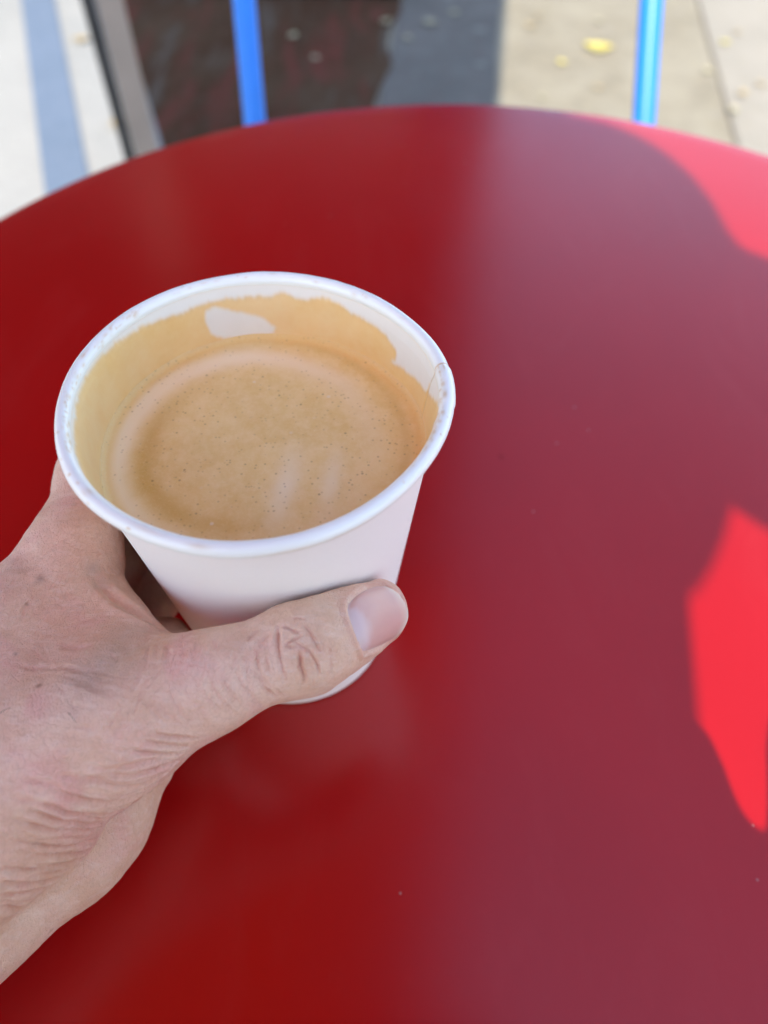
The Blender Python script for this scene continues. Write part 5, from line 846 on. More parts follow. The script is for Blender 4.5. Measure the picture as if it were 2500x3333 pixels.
 ([(-40.7,47.1,63.5),(-40.8,47.3,61.4)],0.30039405718044354,0.07667465088806187),([(-58.2,53.4,77.8),(-57.5,53.3,77.9),(-56.8,53.2,78.0),(-56.1,53.0,78.1),(-55.5,52.9,78.1),(-54.8,52.8,78.2),
 (-54.1,52.7,78.2),(-53.5,52.6,78.2)],0.34249671734953097,0.10161212357639804),([(-40.3,67.0,77.2),(-40.0,67.7,76.8),(-39.7,68.7,76.3),(-39.7,69.8,75.4)],0.3075893743508254,0.08026738221591437),
 ([(-61.3,45.5,75.0),(-60.8,45.6,75.0),(-60.2,45.7,75.0),(-59.7,45.8,75.0),(-59.1,45.9,75.0),(-58.6,46.0,75.0),(-58.1,46.0,75.1)],0.3215893717479941,0.10906865907490301),([(-63.1,105.5,18.9),
 (-62.6,106.0,17.4),(-62.3,106.8,15.4)],0.4148122415388982,0.11077054900060426),([(-66.3,46.2,75.5),(-66.0,45.7,75.3),(-65.7,45.2,75.1),(-65.3,44.8,74.9),(-64.9,44.4,74.7),(-64.5,44.0,74.5)],0.41457045242713003,0.09809458295199922),
 ([(-64.1,90.0,67.9),(-63.7,89.9,67.5),(-63.2,89.7,67.1),(-62.7,89.6,66.7),(-62.3,89.4,66.4),(-61.7,89.2,65.9),(-61.1,89.0,65.5),(-60.5,88.9,65.0)],0.3258715930794054,0.07951421375475216),
 ([(-44.7,50.4,75.5),(-44.2,50.5,75.3),(-43.7,50.6,75.1),(-43.2,50.7,74.9),(-42.7,50.9,74.8),(-42.2,51.0,74.6),(-41.7,51.1,74.4),(-41.2,51.3,74.3),(-40.7,51.5,74.2),(-40.2,51.6,74.1),
 (-39.7,51.8,74.1),(-39.3,52.0,74.0)],0.4070135149405164,0.06037522458440399),([(-45.3,65.7,77.1),(-45.2,66.6,76.6),(-45.2,67.5,76.0),(-45.3,68.5,75.1),(-45.5,69.8,73.8),(-45.9,71.5,71.7)],0.3760048199802657,0.10384878294054958),
 ([(-68.6,113.7,25.5),(-67.6,113.6,25.4),(-66.7,113.7,25.2),(-65.9,113.7,25.0),(-64.9,113.7,24.6),(-64.2,113.6,24.3),(-63.4,113.6,23.8),(-62.6,113.6,23.2),(-61.8,113.6,22.5),(-61.1,113.7,21.8)],0.3993948836569505,0.1172543531077832),
 ([(-59.8,86.2,66.2),(-60.2,87.4,65.7),(-60.5,88.6,65.1),(-60.8,89.8,64.5),(-61.1,91.7,63.1),(-61.5,93.7,61.3)],0.3784631756302197,0.07338993515270206),([(-72.1,77.1,70.6),(-71.8,77.6,70.5),
 (-71.4,78.1,70.4),(-71.1,78.7,70.3),(-70.7,79.2,70.2),(-70.3,79.7,70.1),(-69.9,80.2,70.0),(-69.5,80.7,69.9),(-69.1,81.2,69.8),(-68.7,81.7,69.7),(-68.3,82.2,69.6),(-67.9,82.7,69.5)],0.3449986591669224,0.07580884749778065),
 ([(-54.6,59.1,78.7),(-54.1,58.6,78.9),(-53.7,58.1,78.9),(-53.3,57.5,79.0),(-52.9,57.0,79.0),(-52.5,56.5,79.1),(-52.2,56.0,79.0),(-51.8,55.5,79.0),(-51.4,55.0,78.9),(-51.0,54.5,78.8),
 (-50.7,54.0,78.6),(-50.3,53.5,78.5),(-50.0,53.1,78.3)],0.3798034364334572,0.053912977580501675),([(-79.9,80.1,73.9),(-79.9,81.1,73.8),(-79.8,82.1,73.7),(-79.7,82.7,73.5),(-79.4,83.4,73.4),
 (-79.2,84.1,73.2)],0.3045948580136136,0.07698419825649792),([(-69.9,90.1,71.6),(-69.8,89.4,71.3),(-69.6,88.7,71.1),(-69.4,88.0,70.8),(-69.1,87.4,70.5),(-68.8,86.8,70.3),(-68.5,86.2,70.0)],0.3713061251786239,0.07733703150720772),
 ([(-56.3,49.6,76.9),(-55.7,49.6,76.9),(-55.2,49.5,76.9),(-54.7,49.5,76.9),(-54.1,49.5,76.9),(-53.6,49.5,76.9),(-53.0,49.5,76.9),(-52.5,49.5,76.9),(-51.9,49.5,76.9),(-51.4,49.5,76.8)],0.3466493360088413,0.11471587930573782),
 ([(-63.6,63.0,74.3),(-62.7,62.7,74.7),(-61.8,62.4,75.3),(-60.9,62.0,75.8),(-60.0,61.6,76.4),(-59.1,61.2,76.9),(-58.4,60.9,77.3),(-57.7,60.5,77.6),(-57.0,60.1,77.9),(-56.4,59.8,78.2),
 (-55.7,59.4,78.4),(-55.1,59.1,78.6)],0.3890470943640988,0.058181401967608695),([(-41.9,67.8,76.4),(-41.1,67.7,76.7),(-40.3,67.5,76.9),(-39.5,67.3,77.2),(-38.7,67.0,77.5),(-38.1,66.7,77.7),
 (-37.4,66.4,77.9)],0.399500592671169,0.09380066519724452),([(-57.6,57.8,78.1),(-56.9,57.6,78.3),(-56.3,57.4,78.5),(-55.6,57.3,78.6),(-55.0,57.2,78.7),(-54.4,57.1,78.8),(-53.8,57.1,78.9)],0.40820239729261126,0.0748552441543735),
 ([(-73.3,69.4,71.3),(-72.7,68.8,71.2),(-72.1,68.1,71.3),(-71.4,67.5,71.4),(-70.7,66.8,71.6),(-70.0,66.3,71.8),(-69.3,65.7,72.0),(-68.5,65.1,72.3),(-67.7,64.6,72.6),(-67.0,63.9,73.0)],0.31409444905453776,0.10047845816006062),
 ([(-49.2,57.3,79.0),(-48.6,57.0,78.9),(-47.9,56.8,78.8),(-47.4,56.7,78.7),(-46.7,56.7,78.6),(-46.1,56.7,78.5)],0.336461210532969,0.08671578364405667),([(-50.6,49.5,76.7),(-50.3,49.9,76.9),
 (-50.0,50.3,77.1),(-49.7,50.8,77.3),(-49.4,51.3,77.5),(-49.2,51.7,77.6),(-48.9,52.1,77.8),(-48.7,52.6,77.9),(-48.5,53.0,78.0),(-48.3,53.4,78.2),(-48.1,53.8,78.2),(-47.9,54.3,78.3),(-47.7,54.7,78.4)],0.3358371138266223,0.050104936000087),
 ([(-44.9,61.1,78.4),(-44.5,60.5,78.4),(-44.2,60.0,78.4),(-43.9,59.4,78.4),(-43.6,58.9,78.3),(-43.2,58.3,78.2),(-42.9,57.8,78.1),(-42.6,57.3,78.0),(-42.3,56.8,77.8),(-42.0,56.3,77.6),
 (-41.7,55.8,77.4),(-41.4,55.3,77.1)],0.34232835888310803,0.0555381908624841),([(-56.2,57.8,78.5),(-55.9,58.3,78.5),(-55.7,58.8,78.5),(-55.4,59.3,78.5),(-55.1,59.9,78.5),(-54.9,60.3,78.5),
 (-54.6,60.8,78.5),(-54.3,61.2,78.4),(-54.0,61.7,78.4),(-53.7,62.1,78.3)],0.41224142304653444,0.0740834304232075),([(-77.1,70.0,72.8),(-76.7,70.4,72.6),(-76.3,70.8,72.4),(-75.9,71.1,72.2),
 (-75.5,71.5,72.1),(-75.1,72.0,71.9),(-74.7,72.5,71.7),(-74.3,73.0,71.5),(-73.9,73.6,71.3)],0.4003115910114412,0.07055213647474975),([(-75.9,78.1,72.8),(-75.4,77.7,72.5),(-74.9,77.3,72.2),
 (-74.5,76.9,71.9),(-74.1,76.5,71.7),(-73.8,76.0,71.5),(-73.5,75.5,71.2),(-73.1,75.0,71.0)],0.39760811547917707,0.09827762092569267),([(-78.3,86.3,72.8),(-77.9,85.6,72.8),(-77.6,84.8,72.9),
 (-77.2,84.1,72.9),(-76.9,83.4,72.8),(-76.6,82.7,72.8),(-76.3,82.1,72.8),(-75.9,81.3,72.7),(-75.5,80.6,72.6),(-75.2,79.9,72.4),(-74.8,79.3,72.3),(-74.5,78.6,72.1)],0.38687853792236354,0.0682473391070173),
 ([(-64.3,75.4,69.2),(-63.8,75.8,69.1),(-63.3,76.1,69.1),(-62.8,76.4,69.0),(-62.1,77.1,68.9)],0.3079410054994473,0.05482343377627488),([(-81.4,86.7,72.7),(-81.5,87.5,72.5),(-81.5,88.3,72.3),
 (-81.6,89.1,72.1),(-81.5,89.8,72.0),(-81.4,90.5,72.0),(-81.2,91.2,72.0),(-80.9,91.8,72.1),(-80.6,92.4,72.2),(-80.2,93.0,72.4),(-79.9,93.6,72.5)],0.3347974917157365,0.057549895180122566),
 ([(-51.5,46.6,74.8),(-50.9,46.6,74.6),(-50.4,46.5,74.5),(-49.9,46.5,74.3),(-49.3,46.5,74.0),(-48.7,46.4,73.8),(-48.2,46.4,73.6),(-47.7,46.4,73.4),(-47.2,46.4,73.1),(-46.7,46.4,72.8),
 (-46.2,46.5,72.5),(-45.6,46.5,72.1)],0.3100444799554618,0.11910576676178455),([(-54.8,66.5,75.9),(-53.8,65.7,76.6),(-53.0,65.0,77.1),(-52.3,64.4,77.6),(-51.7,63.6,78.0),(-51.2,62.8,78.3),
 (-50.8,62.1,78.5)],0.37875186470197547,0.0626598514192638),([(-62.9,49.0,76.3),(-62.6,48.6,76.2),(-62.3,48.1,76.0),(-62.0,47.7,75.9),(-61.8,47.2,75.7),(-61.5,46.8,75.6),(-61.3,46.3,75.4),
 (-61.0,45.9,75.1),(-60.8,45.4,74.9),(-60.6,45.0,74.7),(-60.3,44.6,74.4)],0.410111021516846,0.09017832208043064),([(-61.1,77.5,68.8),(-60.4,77.4,68.9),(-59.8,77.3,68.9),(-59.1,77.2,68.9),
 (-58.4,77.1,68.9),(-57.7,77.1,68.9),(-57.0,77.0,68.8),(-56.4,76.9,68.8),(-55.8,76.8,68.7),(-55.2,76.8,68.6),(-54.5,76.8,68.5)],0.4140183687767589,0.10383261201667367),([(-64.2,80.3,68.7),
 (-64.0,81.2,68.6),(-63.9,82.2,68.5),(-63.9,83.0,68.5),(-63.9,83.9,68.4),(-63.9,84.8,68.3)],0.3195805243866821,0.09891106526350327),([(-71.5,63.1,72.8),(-70.9,63.0,72.8),(-70.3,62.9,72.9),
 (-69.6,62.8,73.0),(-69.0,62.7,73.1),(-68.2,62.6,73.3),(-67.5,62.5,73.4)],0.3766908626339472,0.08420964472923387),([(-40.4,48.1,68.8),(-39.9,48.3,68.3),(-39.4,48.5,67.9),(-39.0,48.8,67.3),
 (-38.6,48.9,66.7),(-38.2,49.2,65.8),(-37.8,49.4,64.8)],0.3444512066033897,0.1041168511582696),([(-70.5,81.9,70.4),(-70.2,82.5,70.4),(-69.9,83.1,70.3),(-69.6,83.8,70.3),(-69.3,84.4,70.2),
 (-69.1,85.0,70.2),(-68.8,85.6,70.1),(-68.5,86.2,70.1),(-68.2,86.8,70.0),(-68.0,87.4,70.0),(-67.7,87.9,70.0),(-67.4,88.5,70.0),(-67.2,89.1,69.9)],0.40052046828698096,0.09730435186822814),
 ([(-58.5,53.9,77.8),(-58.0,53.5,77.8),(-57.5,53.1,77.9),(-57.0,52.7,77.9),(-56.5,52.4,77.8),(-56.0,52.0,77.8),(-55.4,51.7,77.8),(-54.8,51.3,77.7),(-54.3,51.0,77.6)],0.300145302896821,0.10535687263155202),
 ([(-43.2,49.8,74.1),(-42.5,50.1,73.9),(-41.9,50.3,73.8),(-41.1,50.4,73.4)],0.3994945106501075,0.0955694811579264),([(-57.6,57.1,78.2),(-57.1,56.5,78.3),(-56.7,55.8,78.4),(-56.2,55.2,78.4),
 (-55.8,54.5,78.4),(-55.3,53.9,78.4)],0.41172120854596783,0.07612141281694587),([(-58.8,80.8,67.9),(-58.6,80.0,68.1),(-58.2,79.1,68.3),(-57.8,78.4,68.4),(-57.3,77.7,68.6),(-56.8,77.0,68.8)],0.4008761671209172,0.06032171718627807),
 ([(-83.2,92.2,70.8),(-82.6,92.4,71.2),(-81.9,92.6,71.5),(-81.3,92.8,71.8),(-80.8,93.1,72.1),(-80.3,93.3,72.4),(-79.8,93.6,72.6),(-79.2,94.0,72.8),(-78.8,94.4,73.0),(-78.4,94.7,73.2),
 (-77.9,95.1,73.3),(-77.5,95.6,73.5)],0.3346914960638675,0.055218747420131005),([(-43.4,54.1,77.1),(-42.9,53.8,76.8),(-42.5,53.6,76.5),(-42.0,53.3,76.2),(-41.5,53.1,75.9),(-41.1,52.9,75.6),
 (-40.7,52.7,75.3),(-40.2,52.6,75.0),(-39.8,52.5,74.7),(-39.4,52.3,74.4)],0.3532749214674734,0.08516823346981957),([(-36.7,54.3,75.4),(-36.0,54.6,75.5),(-35.4,54.9,75.5),(-34.8,55.0,75.5),
 (-34.3,55.0,75.3),(-33.7,55.0,75.1)],0.35144060885128797,0.0710004911804658),([(-48.4,68.5,74.9),(-48.6,69.8,73.5),(-49.0,71.3,71.9),(-49.3,72.7,70.4),(-49.6,74.1,69.0),(-49.9,75.3,67.9)],0.41531178387373435,0.06917359495088114),
 ([(-61.4,82.0,68.1),(-60.7,82.0,68.0),(-60.1,82.0,67.9),(-59.4,82.0,67.7),(-58.8,82.1,67.5),(-58.2,82.2,67.2),(-57.6,82.5,66.9),(-57.1,82.9,66.4),(-56.6,83.4,65.8),(-56.3,84.0,65.0)],0.39516504568979505,0.0791264670914202),
 ([(-47.2,55.5,78.5),(-47.1,56.1,78.6),(-46.9,56.6,78.6),(-46.8,57.2,78.7),(-46.6,57.7,78.7),(-46.5,58.4,78.7),(-46.5,58.9,78.7),(-46.4,59.5,78.7),(-46.4,60.1,78.6),(-46.4,60.8,78.6),
 (-46.4,61.5,78.5),(-46.4,62.1,78.3)],0.30554006087071967,0.10748162818955717),([(-37.4,52.9,74.2),(-36.9,53.1,74.3),(-36.4,53.3,74.3),(-35.9,53.5,74.3),(-35.4,53.7,74.3),(-34.9,53.9,74.3),
 (-34.3,54.1,74.4),(-33.8,54.3,74.4),(-33.3,54.4,74.3),(-32.8,54.6,74.3),(-32.3,54.8,74.2)],0.418584335498646,0.10060525620078295),([(-56.4,48.3,76.3),(-56.4,48.8,76.6),(-56.3,49.3,76.8),
 (-56.3,49.8,77.0),(-56.3,50.3,77.2),(-56.4,50.8,77.4),(-56.4,51.3,77.6)],0.32048232471336163,0.07985531009072518),([(-54.1,50.2,77.3),(-53.5,50.1,77.2),(-52.8,50.1,77.2),(-52.2,50.1,77.2),
 (-51.6,50.2,77.2),(-50.9,50.2,77.2)],0.33766481825200795,0.0556723822736539),([(-69.4,83.0,70.1),(-68.9,82.6,69.9),(-68.4,82.1,69.7),(-67.9,81.6,69.5),(-67.5,81.1,69.3),(-67.2,80.5,69.2),
 (-66.8,80.0,69.1),(-66.4,79.4,69.0)],0.3622656725856521,0.055775357362028176),([(-47.3,47.2,74.0),(-46.8,47.0,73.5),(-46.3,46.9,73.1),(-45.8,46.8,72.6),(-45.4,46.7,72.2),(-45.0,46.6,71.7),
 (-44.6,46.5,71.3),(-44.2,46.5,70.9),(-43.8,46.4,70.4),(-43.5,46.4,69.9)],0.3686877152959567,0.11789655914311724),([(-51.3,48.2,76.0),(-51.1,48.6,76.2),(-50.9,49.0,76.5),(-50.7,49.4,76.7),
 (-50.5,49.8,76.9),(-50.3,50.2,77.1),(-50.0,50.6,77.3),(-49.7,51.1,77.5),(-49.5,51.5,77.6),(-49.1,51.9,77.7),(-48.8,52.3,77.9),(-48.5,52.7,78.0)],0.3414940556519401,0.11615328699108883),
 ([(-75.7,74.3,72.4),(-75.8,74.9,72.5),(-75.8,75.7,72.6),(-75.7,76.4,72.6),(-75.6,77.2,72.6),(-75.5,78.0,72.6)],0.3840454627916698,0.1151518395846431),([(-48.7,47.9,75.2),(-48.6,47.5,74.8),
 (-48.5,47.1,74.4),(-48.4,46.6,73.9),(-48.2,46.2,73.4),(-48.0,45.8,72.9),(-47.9,45.5,72.3)],0.4014966760669062,0.08988161095820629),([(-54.8,56.1,78.7),(-54.1,56.2,78.8),(-53.5,56.2,78.9),
 (-52.9,56.3,79.0),(-52.3,56.3,79.1),(-51.8,56.4,79.1),(-51.2,56.4,79.1),(-50.7,56.4,79.1),(-50.2,56.4,79.0),(-49.7,56.5,79.0)],0.37239544803474534,0.09133215537350899),([(-71.6,69.9,70.7),
 (-71.0,69.4,70.8),(-70.5,68.8,70.9),(-69.9,68.2,71.1),(-69.3,67.5,71.3),(-68.7,66.8,71.6),(-68.2,66.0,72.0),(-67.6,65.1,72.4),(-67.0,64.2,72.8),(-66.3,63.3,73.3),(-65.7,62.4,73.9)],0.30977291938208046,0.09386091620066758),
 ([(-61.7,57.5,76.9),(-61.1,56.9,77.2),(-60.5,56.4,77.4),(-59.9,55.8,77.6),(-59.3,55.2,77.7)],0.35594905133789784,0.08238421439622115),([(-77.1,73.1,73.0),(-76.8,73.6,72.9),(-76.6,74.1,72.8),
 (-76.4,74.6,72.8),(-76.1,75.1,72.7),(-75.9,75.7,72.6),(-75.7,76.2,72.5),(-75.5,76.7,72.5),(-75.2,77.3,72.4),(-75.0,77.9,72.3),(-74.9,78.5,72.2),(-74.7,79.0,72.2),(-74.5,79.6,72.1),(-74.3,80.2,72.0)],0.3940505954682808,0.11599734696696597)]
NU, NV, NAIL = (15,19,[[-6.02,79.21,74.81],[-6.45,78.36,75.22],[-6.87,77.56,75.55],[-7.14,76.7,75.82],[-7.2,75.84,75.95],[-7.09,75.06,75.96],[-6.91,74.35,75.88],[-6.67,73.7,75.71],[-6.43,73.1,75.5],
 [-6.18,72.52,75.23],[-5.94,71.97,74.91],[-5.7,71.44,74.55],[-5.46,70.95,74.13],[-5.21,70.49,73.64],[-4.95,70.08,73.09],[-4.68,69.71,72.46],[-4.39,69.38,71.74],[-4.11,69.11,70.92],[-3.83,68.89,69.96],
 [-5.63,79.78,74.44],[-5.97,78.9,74.89],[-6.31,78.08,75.24],[-6.52,77.23,75.48],[-6.53,76.38,75.61],[-6.39,75.6,75.61],[-6.19,74.88,75.51],[-5.94,74.23,75.34],[-5.68,73.62,75.1],[-5.43,73.03,74.82],
 [-5.19,72.47,74.49],[-4.96,71.93,74.11],[-4.74,71.42,73.67],[-4.51,70.94,73.19],[-4.29,70.51,72.63],[-4.05,70.12,72.0],[-3.81,69.79,71.28],[-3.57,69.5,70.45],[-3.33,69.28,69.48],[-5.23,80.38,74.03],
 [-5.5,79.49,74.49],[-5.76,78.64,74.88],[-5.9,77.78,75.14],[-5.86,76.94,75.25],[-5.7,76.16,75.23],[-5.46,75.44,75.13],[-5.2,74.78,74.94],[-4.93,74.16,74.69],[-4.67,73.56,74.39],[-4.43,72.98,74.04],
 [-4.21,72.43,73.64],[-4.01,71.9,73.2],[-3.81,71.41,72.7],[-3.62,70.96,72.15],[-3.43,70.56,71.51],[-3.23,70.21,70.79],[-3.02,69.91,69.95],[-2.83,69.68,68.96],[-4.84,81.01,73.58],[-5.03,80.1,74.06],
 [-5.21,79.25,74.44],[-5.28,78.38,74.73],[-5.19,77.52,74.86],[-4.99,76.74,74.84],[-4.74,76.02,74.72],[-4.46,75.35,74.52],[-4.17,74.72,74.25],[-3.91,74.12,73.92],[-3.67,73.53,73.55],[-3.46,72.96,73.15],
 [-3.27,72.42,72.69],[-3.11,71.91,72.19],[-2.96,71.45,71.64],[-2.8,71.03,71.01],[-2.64,70.66,70.28],[-2.48,70.35,69.44],[-2.33,70.12,68.43],[-4.43,81.65,73.09],[-4.54,80.73,73.57],[-4.64,79.87,73.96],
 [-4.64,79.01,74.24],[-4.51,78.15,74.37],[-4.28,77.36,74.37],[-4.0,76.63,74.25],[-3.71,75.96,74.04],[-3.41,75.32,73.76],[-3.14,74.71,73.43],[-2.9,74.11,73.05],[-2.7,73.53,72.63],[-2.54,72.97,72.17],
 [-2.41,72.44,71.67],[-2.29,71.96,71.12],[-2.18,71.52,70.5],[-2.06,71.14,69.79],[-1.95,70.82,68.94],[-1.84,70.59,67.92],[-3.99,82.28,72.55],[-4.02,81.36,73.05],[-4.05,80.5,73.43],[-3.99,79.64,73.7],
 [-3.81,78.8,73.82],[-3.55,78.02,73.81],[-3.25,77.29,73.68],[-2.94,76.61,73.46],[-2.64,75.97,73.17],[-2.36,75.35,72.82],[-2.12,74.74,72.43],[-1.94,74.15,72.0],[-1.8,73.57,71.54],[-1.7,73.03,71.06],
 [-1.62,72.52,70.52],[-1.55,72.07,69.92],[-1.48,71.67,69.22],[-1.41,71.34,68.39],[-1.35,71.09,67.36],[-3.54,82.9,71.98],[-3.49,81.97,72.48],[-3.44,81.13,72.85],[-3.31,80.29,73.1],[-3.09,79.47,73.21],
 [-2.8,78.69,73.18],[-2.48,77.96,73.04],[-2.16,77.29,72.81],[-1.85,76.65,72.5],[-1.56,76.03,72.13],[-1.33,75.41,71.73],[-1.16,74.81,71.3],[-1.04,74.22,70.84],[-0.98,73.65,70.37],[-0.94,73.13,69.85],
 [-0.92,72.65,69.28],[-0.9,72.24,68.6],[-0.88,71.89,67.79],[-0.86,71.63,66.77],[-3.06,83.5,71.39],[-2.94,82.59,71.87],[-2.82,81.77,72.21],[-2.63,80.96,72.44],[-2.35,80.16,72.52],[-2.03,79.39,72.48],
 [-1.7,78.68,72.33],[-1.36,78.01,72.08],[-1.04,77.37,71.75],[-0.75,76.75,71.36],[-0.53,76.13,70.94],[-0.37,75.51,70.5],[-0.28,74.91,70.05],[-0.25,74.32,69.59],[-0.26,73.78,69.1],[-0.28,73.28,68.56],
 [-0.31,72.84,67.92],[-0.34,72.48,67.13],[-0.37,72.22,66.11],[-2.57,84.07,70.82],[-2.38,83.19,71.24],[-2.18,82.41,71.54],[-1.92,81.64,71.72],[-1.6,80.87,71.77],[-1.25,80.13,71.7],[-0.9,79.42,71.53],
 [-0.55,78.76,71.26],[-0.22,78.14,70.91],[0.07,77.52,70.5],[0.29,76.9,70.06],[0.43,76.27,69.61],[0.49,75.65,69.16],[0.49,75.05,68.73],[0.44,74.48,68.27],[0.36,73.96,67.76],[0.28,73.5,67.15],
 [0.2,73.12,66.39],[0.12,72.86,65.36],[-2.07,84.58,70.29],[-1.8,83.76,70.64],[-1.52,83.03,70.86],[-1.2,82.31,70.98],[-0.84,81.59,70.98],[-0.46,80.88,70.88],[-0.09,80.19,70.68],[0.27,79.55,70.38],
 [0.61,78.93,70.0],[0.9,78.33,69.57],[1.12,77.71,69.1],[1.24,77.08,68.64],[1.28,76.45,68.18],[1.23,75.83,67.76],[1.14,75.24,67.34],[1.01,74.69,66.87],[0.88,74.21,66.31],[0.74,73.81,65.58],
 [0.61,73.56,64.53],[-1.55,85.02,69.83],[-1.2,84.26,70.1],[-0.85,83.59,70.24],[-0.47,82.94,70.27],[-0.05,82.28,70.21],[0.35,81.6,70.06],[0.74,80.94,69.83],[1.11,80.32,69.5],[1.46,79.72,69.1],
 [1.75,79.12,68.63],[1.96,78.51,68.14],[2.07,77.89,67.65],[2.08,77.26,67.18],[1.99,76.64,66.76],[1.84,76.03,66.35],[1.67,75.47,65.92],[1.48,74.97,65.39],[1.28,74.55,64.69],[1.1,74.32,63.62],
 [-1.02,85.32,69.46],[-0.59,84.64,69.64],[-0.16,84.05,69.69],[0.29,83.47,69.64],[0.75,82.87,69.51],[1.18,82.24,69.31],[1.59,81.62,69.03],[1.97,81.02,68.68],[2.32,80.44,68.24],[2.62,79.87,67.74],
 [2.82,79.27,67.22],[2.91,78.66,66.71],[2.89,78.04,66.21],[2.76,77.42,65.78],[2.56,76.82,65.37],[2.33,76.25,64.95],[2.08,75.74,64.45],[1.83,75.32,63.78],[1.6,75.11,62.67],[-0.47,85.5,69.19],
 [0.03,84.9,69.26],[0.54,84.39,69.22],[1.05,83.89,69.09],[1.56,83.36,68.89],[2.02,82.79,68.64],[2.45,82.2,68.32],[2.84,81.63,67.93],[3.2,81.08,67.47],[3.49,80.53,66.95],[3.69,79.95,66.4],
 [3.76,79.36,65.85],[3.71,78.75,65.33],[3.53,78.15,64.88],[3.29,77.56,64.47],[3.0,77.0,64.05],[2.69,76.48,63.57],[2.39,76.06,62.92],[2.09,75.87,61.8],[0.07,85.61,68.95],[0.65,85.1,68.93],
 [1.24,84.67,68.79],[1.82,84.26,68.57],[2.37,83.81,68.3],[2.87,83.29,67.98],[3.31,82.77,67.61],[3.72,82.24,67.16],[4.08,81.73,66.64],[4.38,81.22,66.06],[4.57,80.67,65.47],[4.62,80.09,64.92],
 [4.54,79.47,64.42],[4.32,78.85,64.02],[4.02,78.24,63.65],[3.68,77.68,63.27],[3.31,77.17,62.8],[2.95,76.75,62.18],[2.6,76.54,61.12],[0.62,85.75,68.68],[1.28,85.33,68.55],[1.95,85.01,68.29],
 [2.6,84.71,67.94],[3.2,84.37,67.52],[3.73,83.96,67.08],[4.2,83.51,66.59],[4.62,83.07,66.02],[5.0,82.66,65.34],[5.31,82.27,64.56],[5.49,81.83,63.79],[5.53,81.28,63.15],[5.41,80.61,62.75],
 [5.14,79.84,62.64],[4.78,79.09,62.54],[4.37,78.42,62.38],[3.94,77.84,62.07],[3.51,77.37,61.55],[3.1,77.13,60.58]])

V, Q = surface_nets(sdf, (-215, -90, -1), (14, 182, 93), .62)
V, Q = subdivide(V, Q)
for _ in range(2):
    g = np.concatenate([grad(V[k:k + 200000]) for k in range(0, len(V), 200000)])
    dv = np.concatenate([sdf(V[k:k + 200000]) for k in range(0, len(V), 200000)])
    dv = np.clip(dv, -.5, .5) ; V = V - g * dv[:, None]
# displacement
disp = np.zeros(len(V)); redm = np.zeros(len(V)); hollow_shade = np.zeros(len(V)); mole = np.zeros(len(V))
rs = np.random.RandomState(3)
for pts, wd, dp in CREASES:
    dp *= 1.45 if dp > 0 and wd < 1 else 1.15
    P = np.array(pts); lo_, hi_ = P.min(0) - 3.2 * wd, P.max(0) + 3.2 * wd
    I = np.where(((V > lo_) & (V < hi_)).all(1))[0]
    if not len(I): continue
    L = np.r_[0, np.cumsum(np.linalg.norm(np.diff(P, axis=0), axis=1))]; tot = L[-1]
    best = np.full(len(I), 1e9); bt = np.zeros(len(I))
    for i in range(len(P) - 1):
        a_, b_ = P[i], P[i + 1]; ba = b_ - a_; l2 = (ba ** 2).sum() + 1e-9
        t_ = np.clip((V[I] - a_) @ ba / l2, 0, 1); dd = np.linalg.norm(V[I] - a_ - t_[:, None] * ba, axis=1)
        u_ = dd < best; best[u_] = dd[u_]; bt[u_] = (L[i] + t_[u_] * np.sqrt(l2)) / tot
    taper = np.clip(np.minimum(bt, 1 - bt) * 4, 0, 1) ** .7
    if wd < 1: taper = taper * (.8 + .2 * np.sin(bt * tot * .35 + rs.rand() * 6)); wd = wd * rs.uniform(.8, 1.2)
    prof_ = np.exp(-(best / wd) ** 2)
    if wd < 1:   # a fold: groove with a soft rolled shoulder
        prof_ = prof_ - .22 * np.exp(-((best - 1.9 * wd) / (.8 * wd)) ** 2)
        redm[I] = np.maximum(redm[I], .45 * min(1, dp / .5) * taper * np.exp(-(best / wd) ** 2))
    disp[I] -= dp * taper * prof_
# gentle irregularity of flesh
def wob3(P, f, s):
    r_ = np.random.RandomState(s); o_ = 0
    for k in range(6):
        v = r_.normal(size=3); v /= np.linalg.norm(v); o_ = o_ + np.sin(P @ v * f * (1 + .5 * k) + r_.rand() * 6.28) / (1 + .4 * k)
    return o_ / 3
disp += .22 * wob3(V, .28, 1) + .10 * wob3(V, .9, 2) + .035 * wob3(V, 2.6, 5)
# nail bed
NG = np.array(NAIL).reshape(NU, NV, 3); nc = NG.mean((0, 1)); un = NG[-1].mean(0) - NG[0].mean(0); un /= np.linalg.norm(un)
vn = NG[:, -1].mean(0) - NG[:, 0].mean(0); vn -= un * (vn @ un); vn /= np.linalg.norm(vn); wn = np.cross(un, vn)
if wn @ grad(nc[None])[0] < 0: wn = -wn
loop = np.concatenate([NG[0], NG[1:, -1], NG[-1, ::-1][1:], NG[::-1, 0][1:-1]]); lp2 = np.stack([(loop - nc) @ un, (loop - nc) @ vn], 1)
I = np.where(((V - nc) @ wn > -7) & (np.linalg.norm(V - nc, axis=1) < 16))[0]
p2 = np.stack([(V[I] - nc) @ un, (V[I] - nc) @ vn], 1)
ins = inpoly(p2[:, 0], p2[:, 1], [tuple(p) for p in lp2]); dist = np.full(len(I), 1e9)
for i in range(len(lp2)):
    a_, b_ = lp2[i], lp2[(i + 1) % len(lp2)]; ba = b_ - a_; t_ = np.clip((p2 - a_) @ ba / ((ba ** 2).sum() + 1e-9), 0, 1)
    dist = np.minimum(dist, np.linalg.norm(p2 - a_ - t_[:, None] * ba, axis=1))
sd = np.where(ins, -dist, dist); frac = np.clip(((V[I] - nc) @ un) / 6, -1, 1)
disp[I] *= np.clip((sd + .2) / 2, 0, 1) * .8 + .2 * (sd > 0)
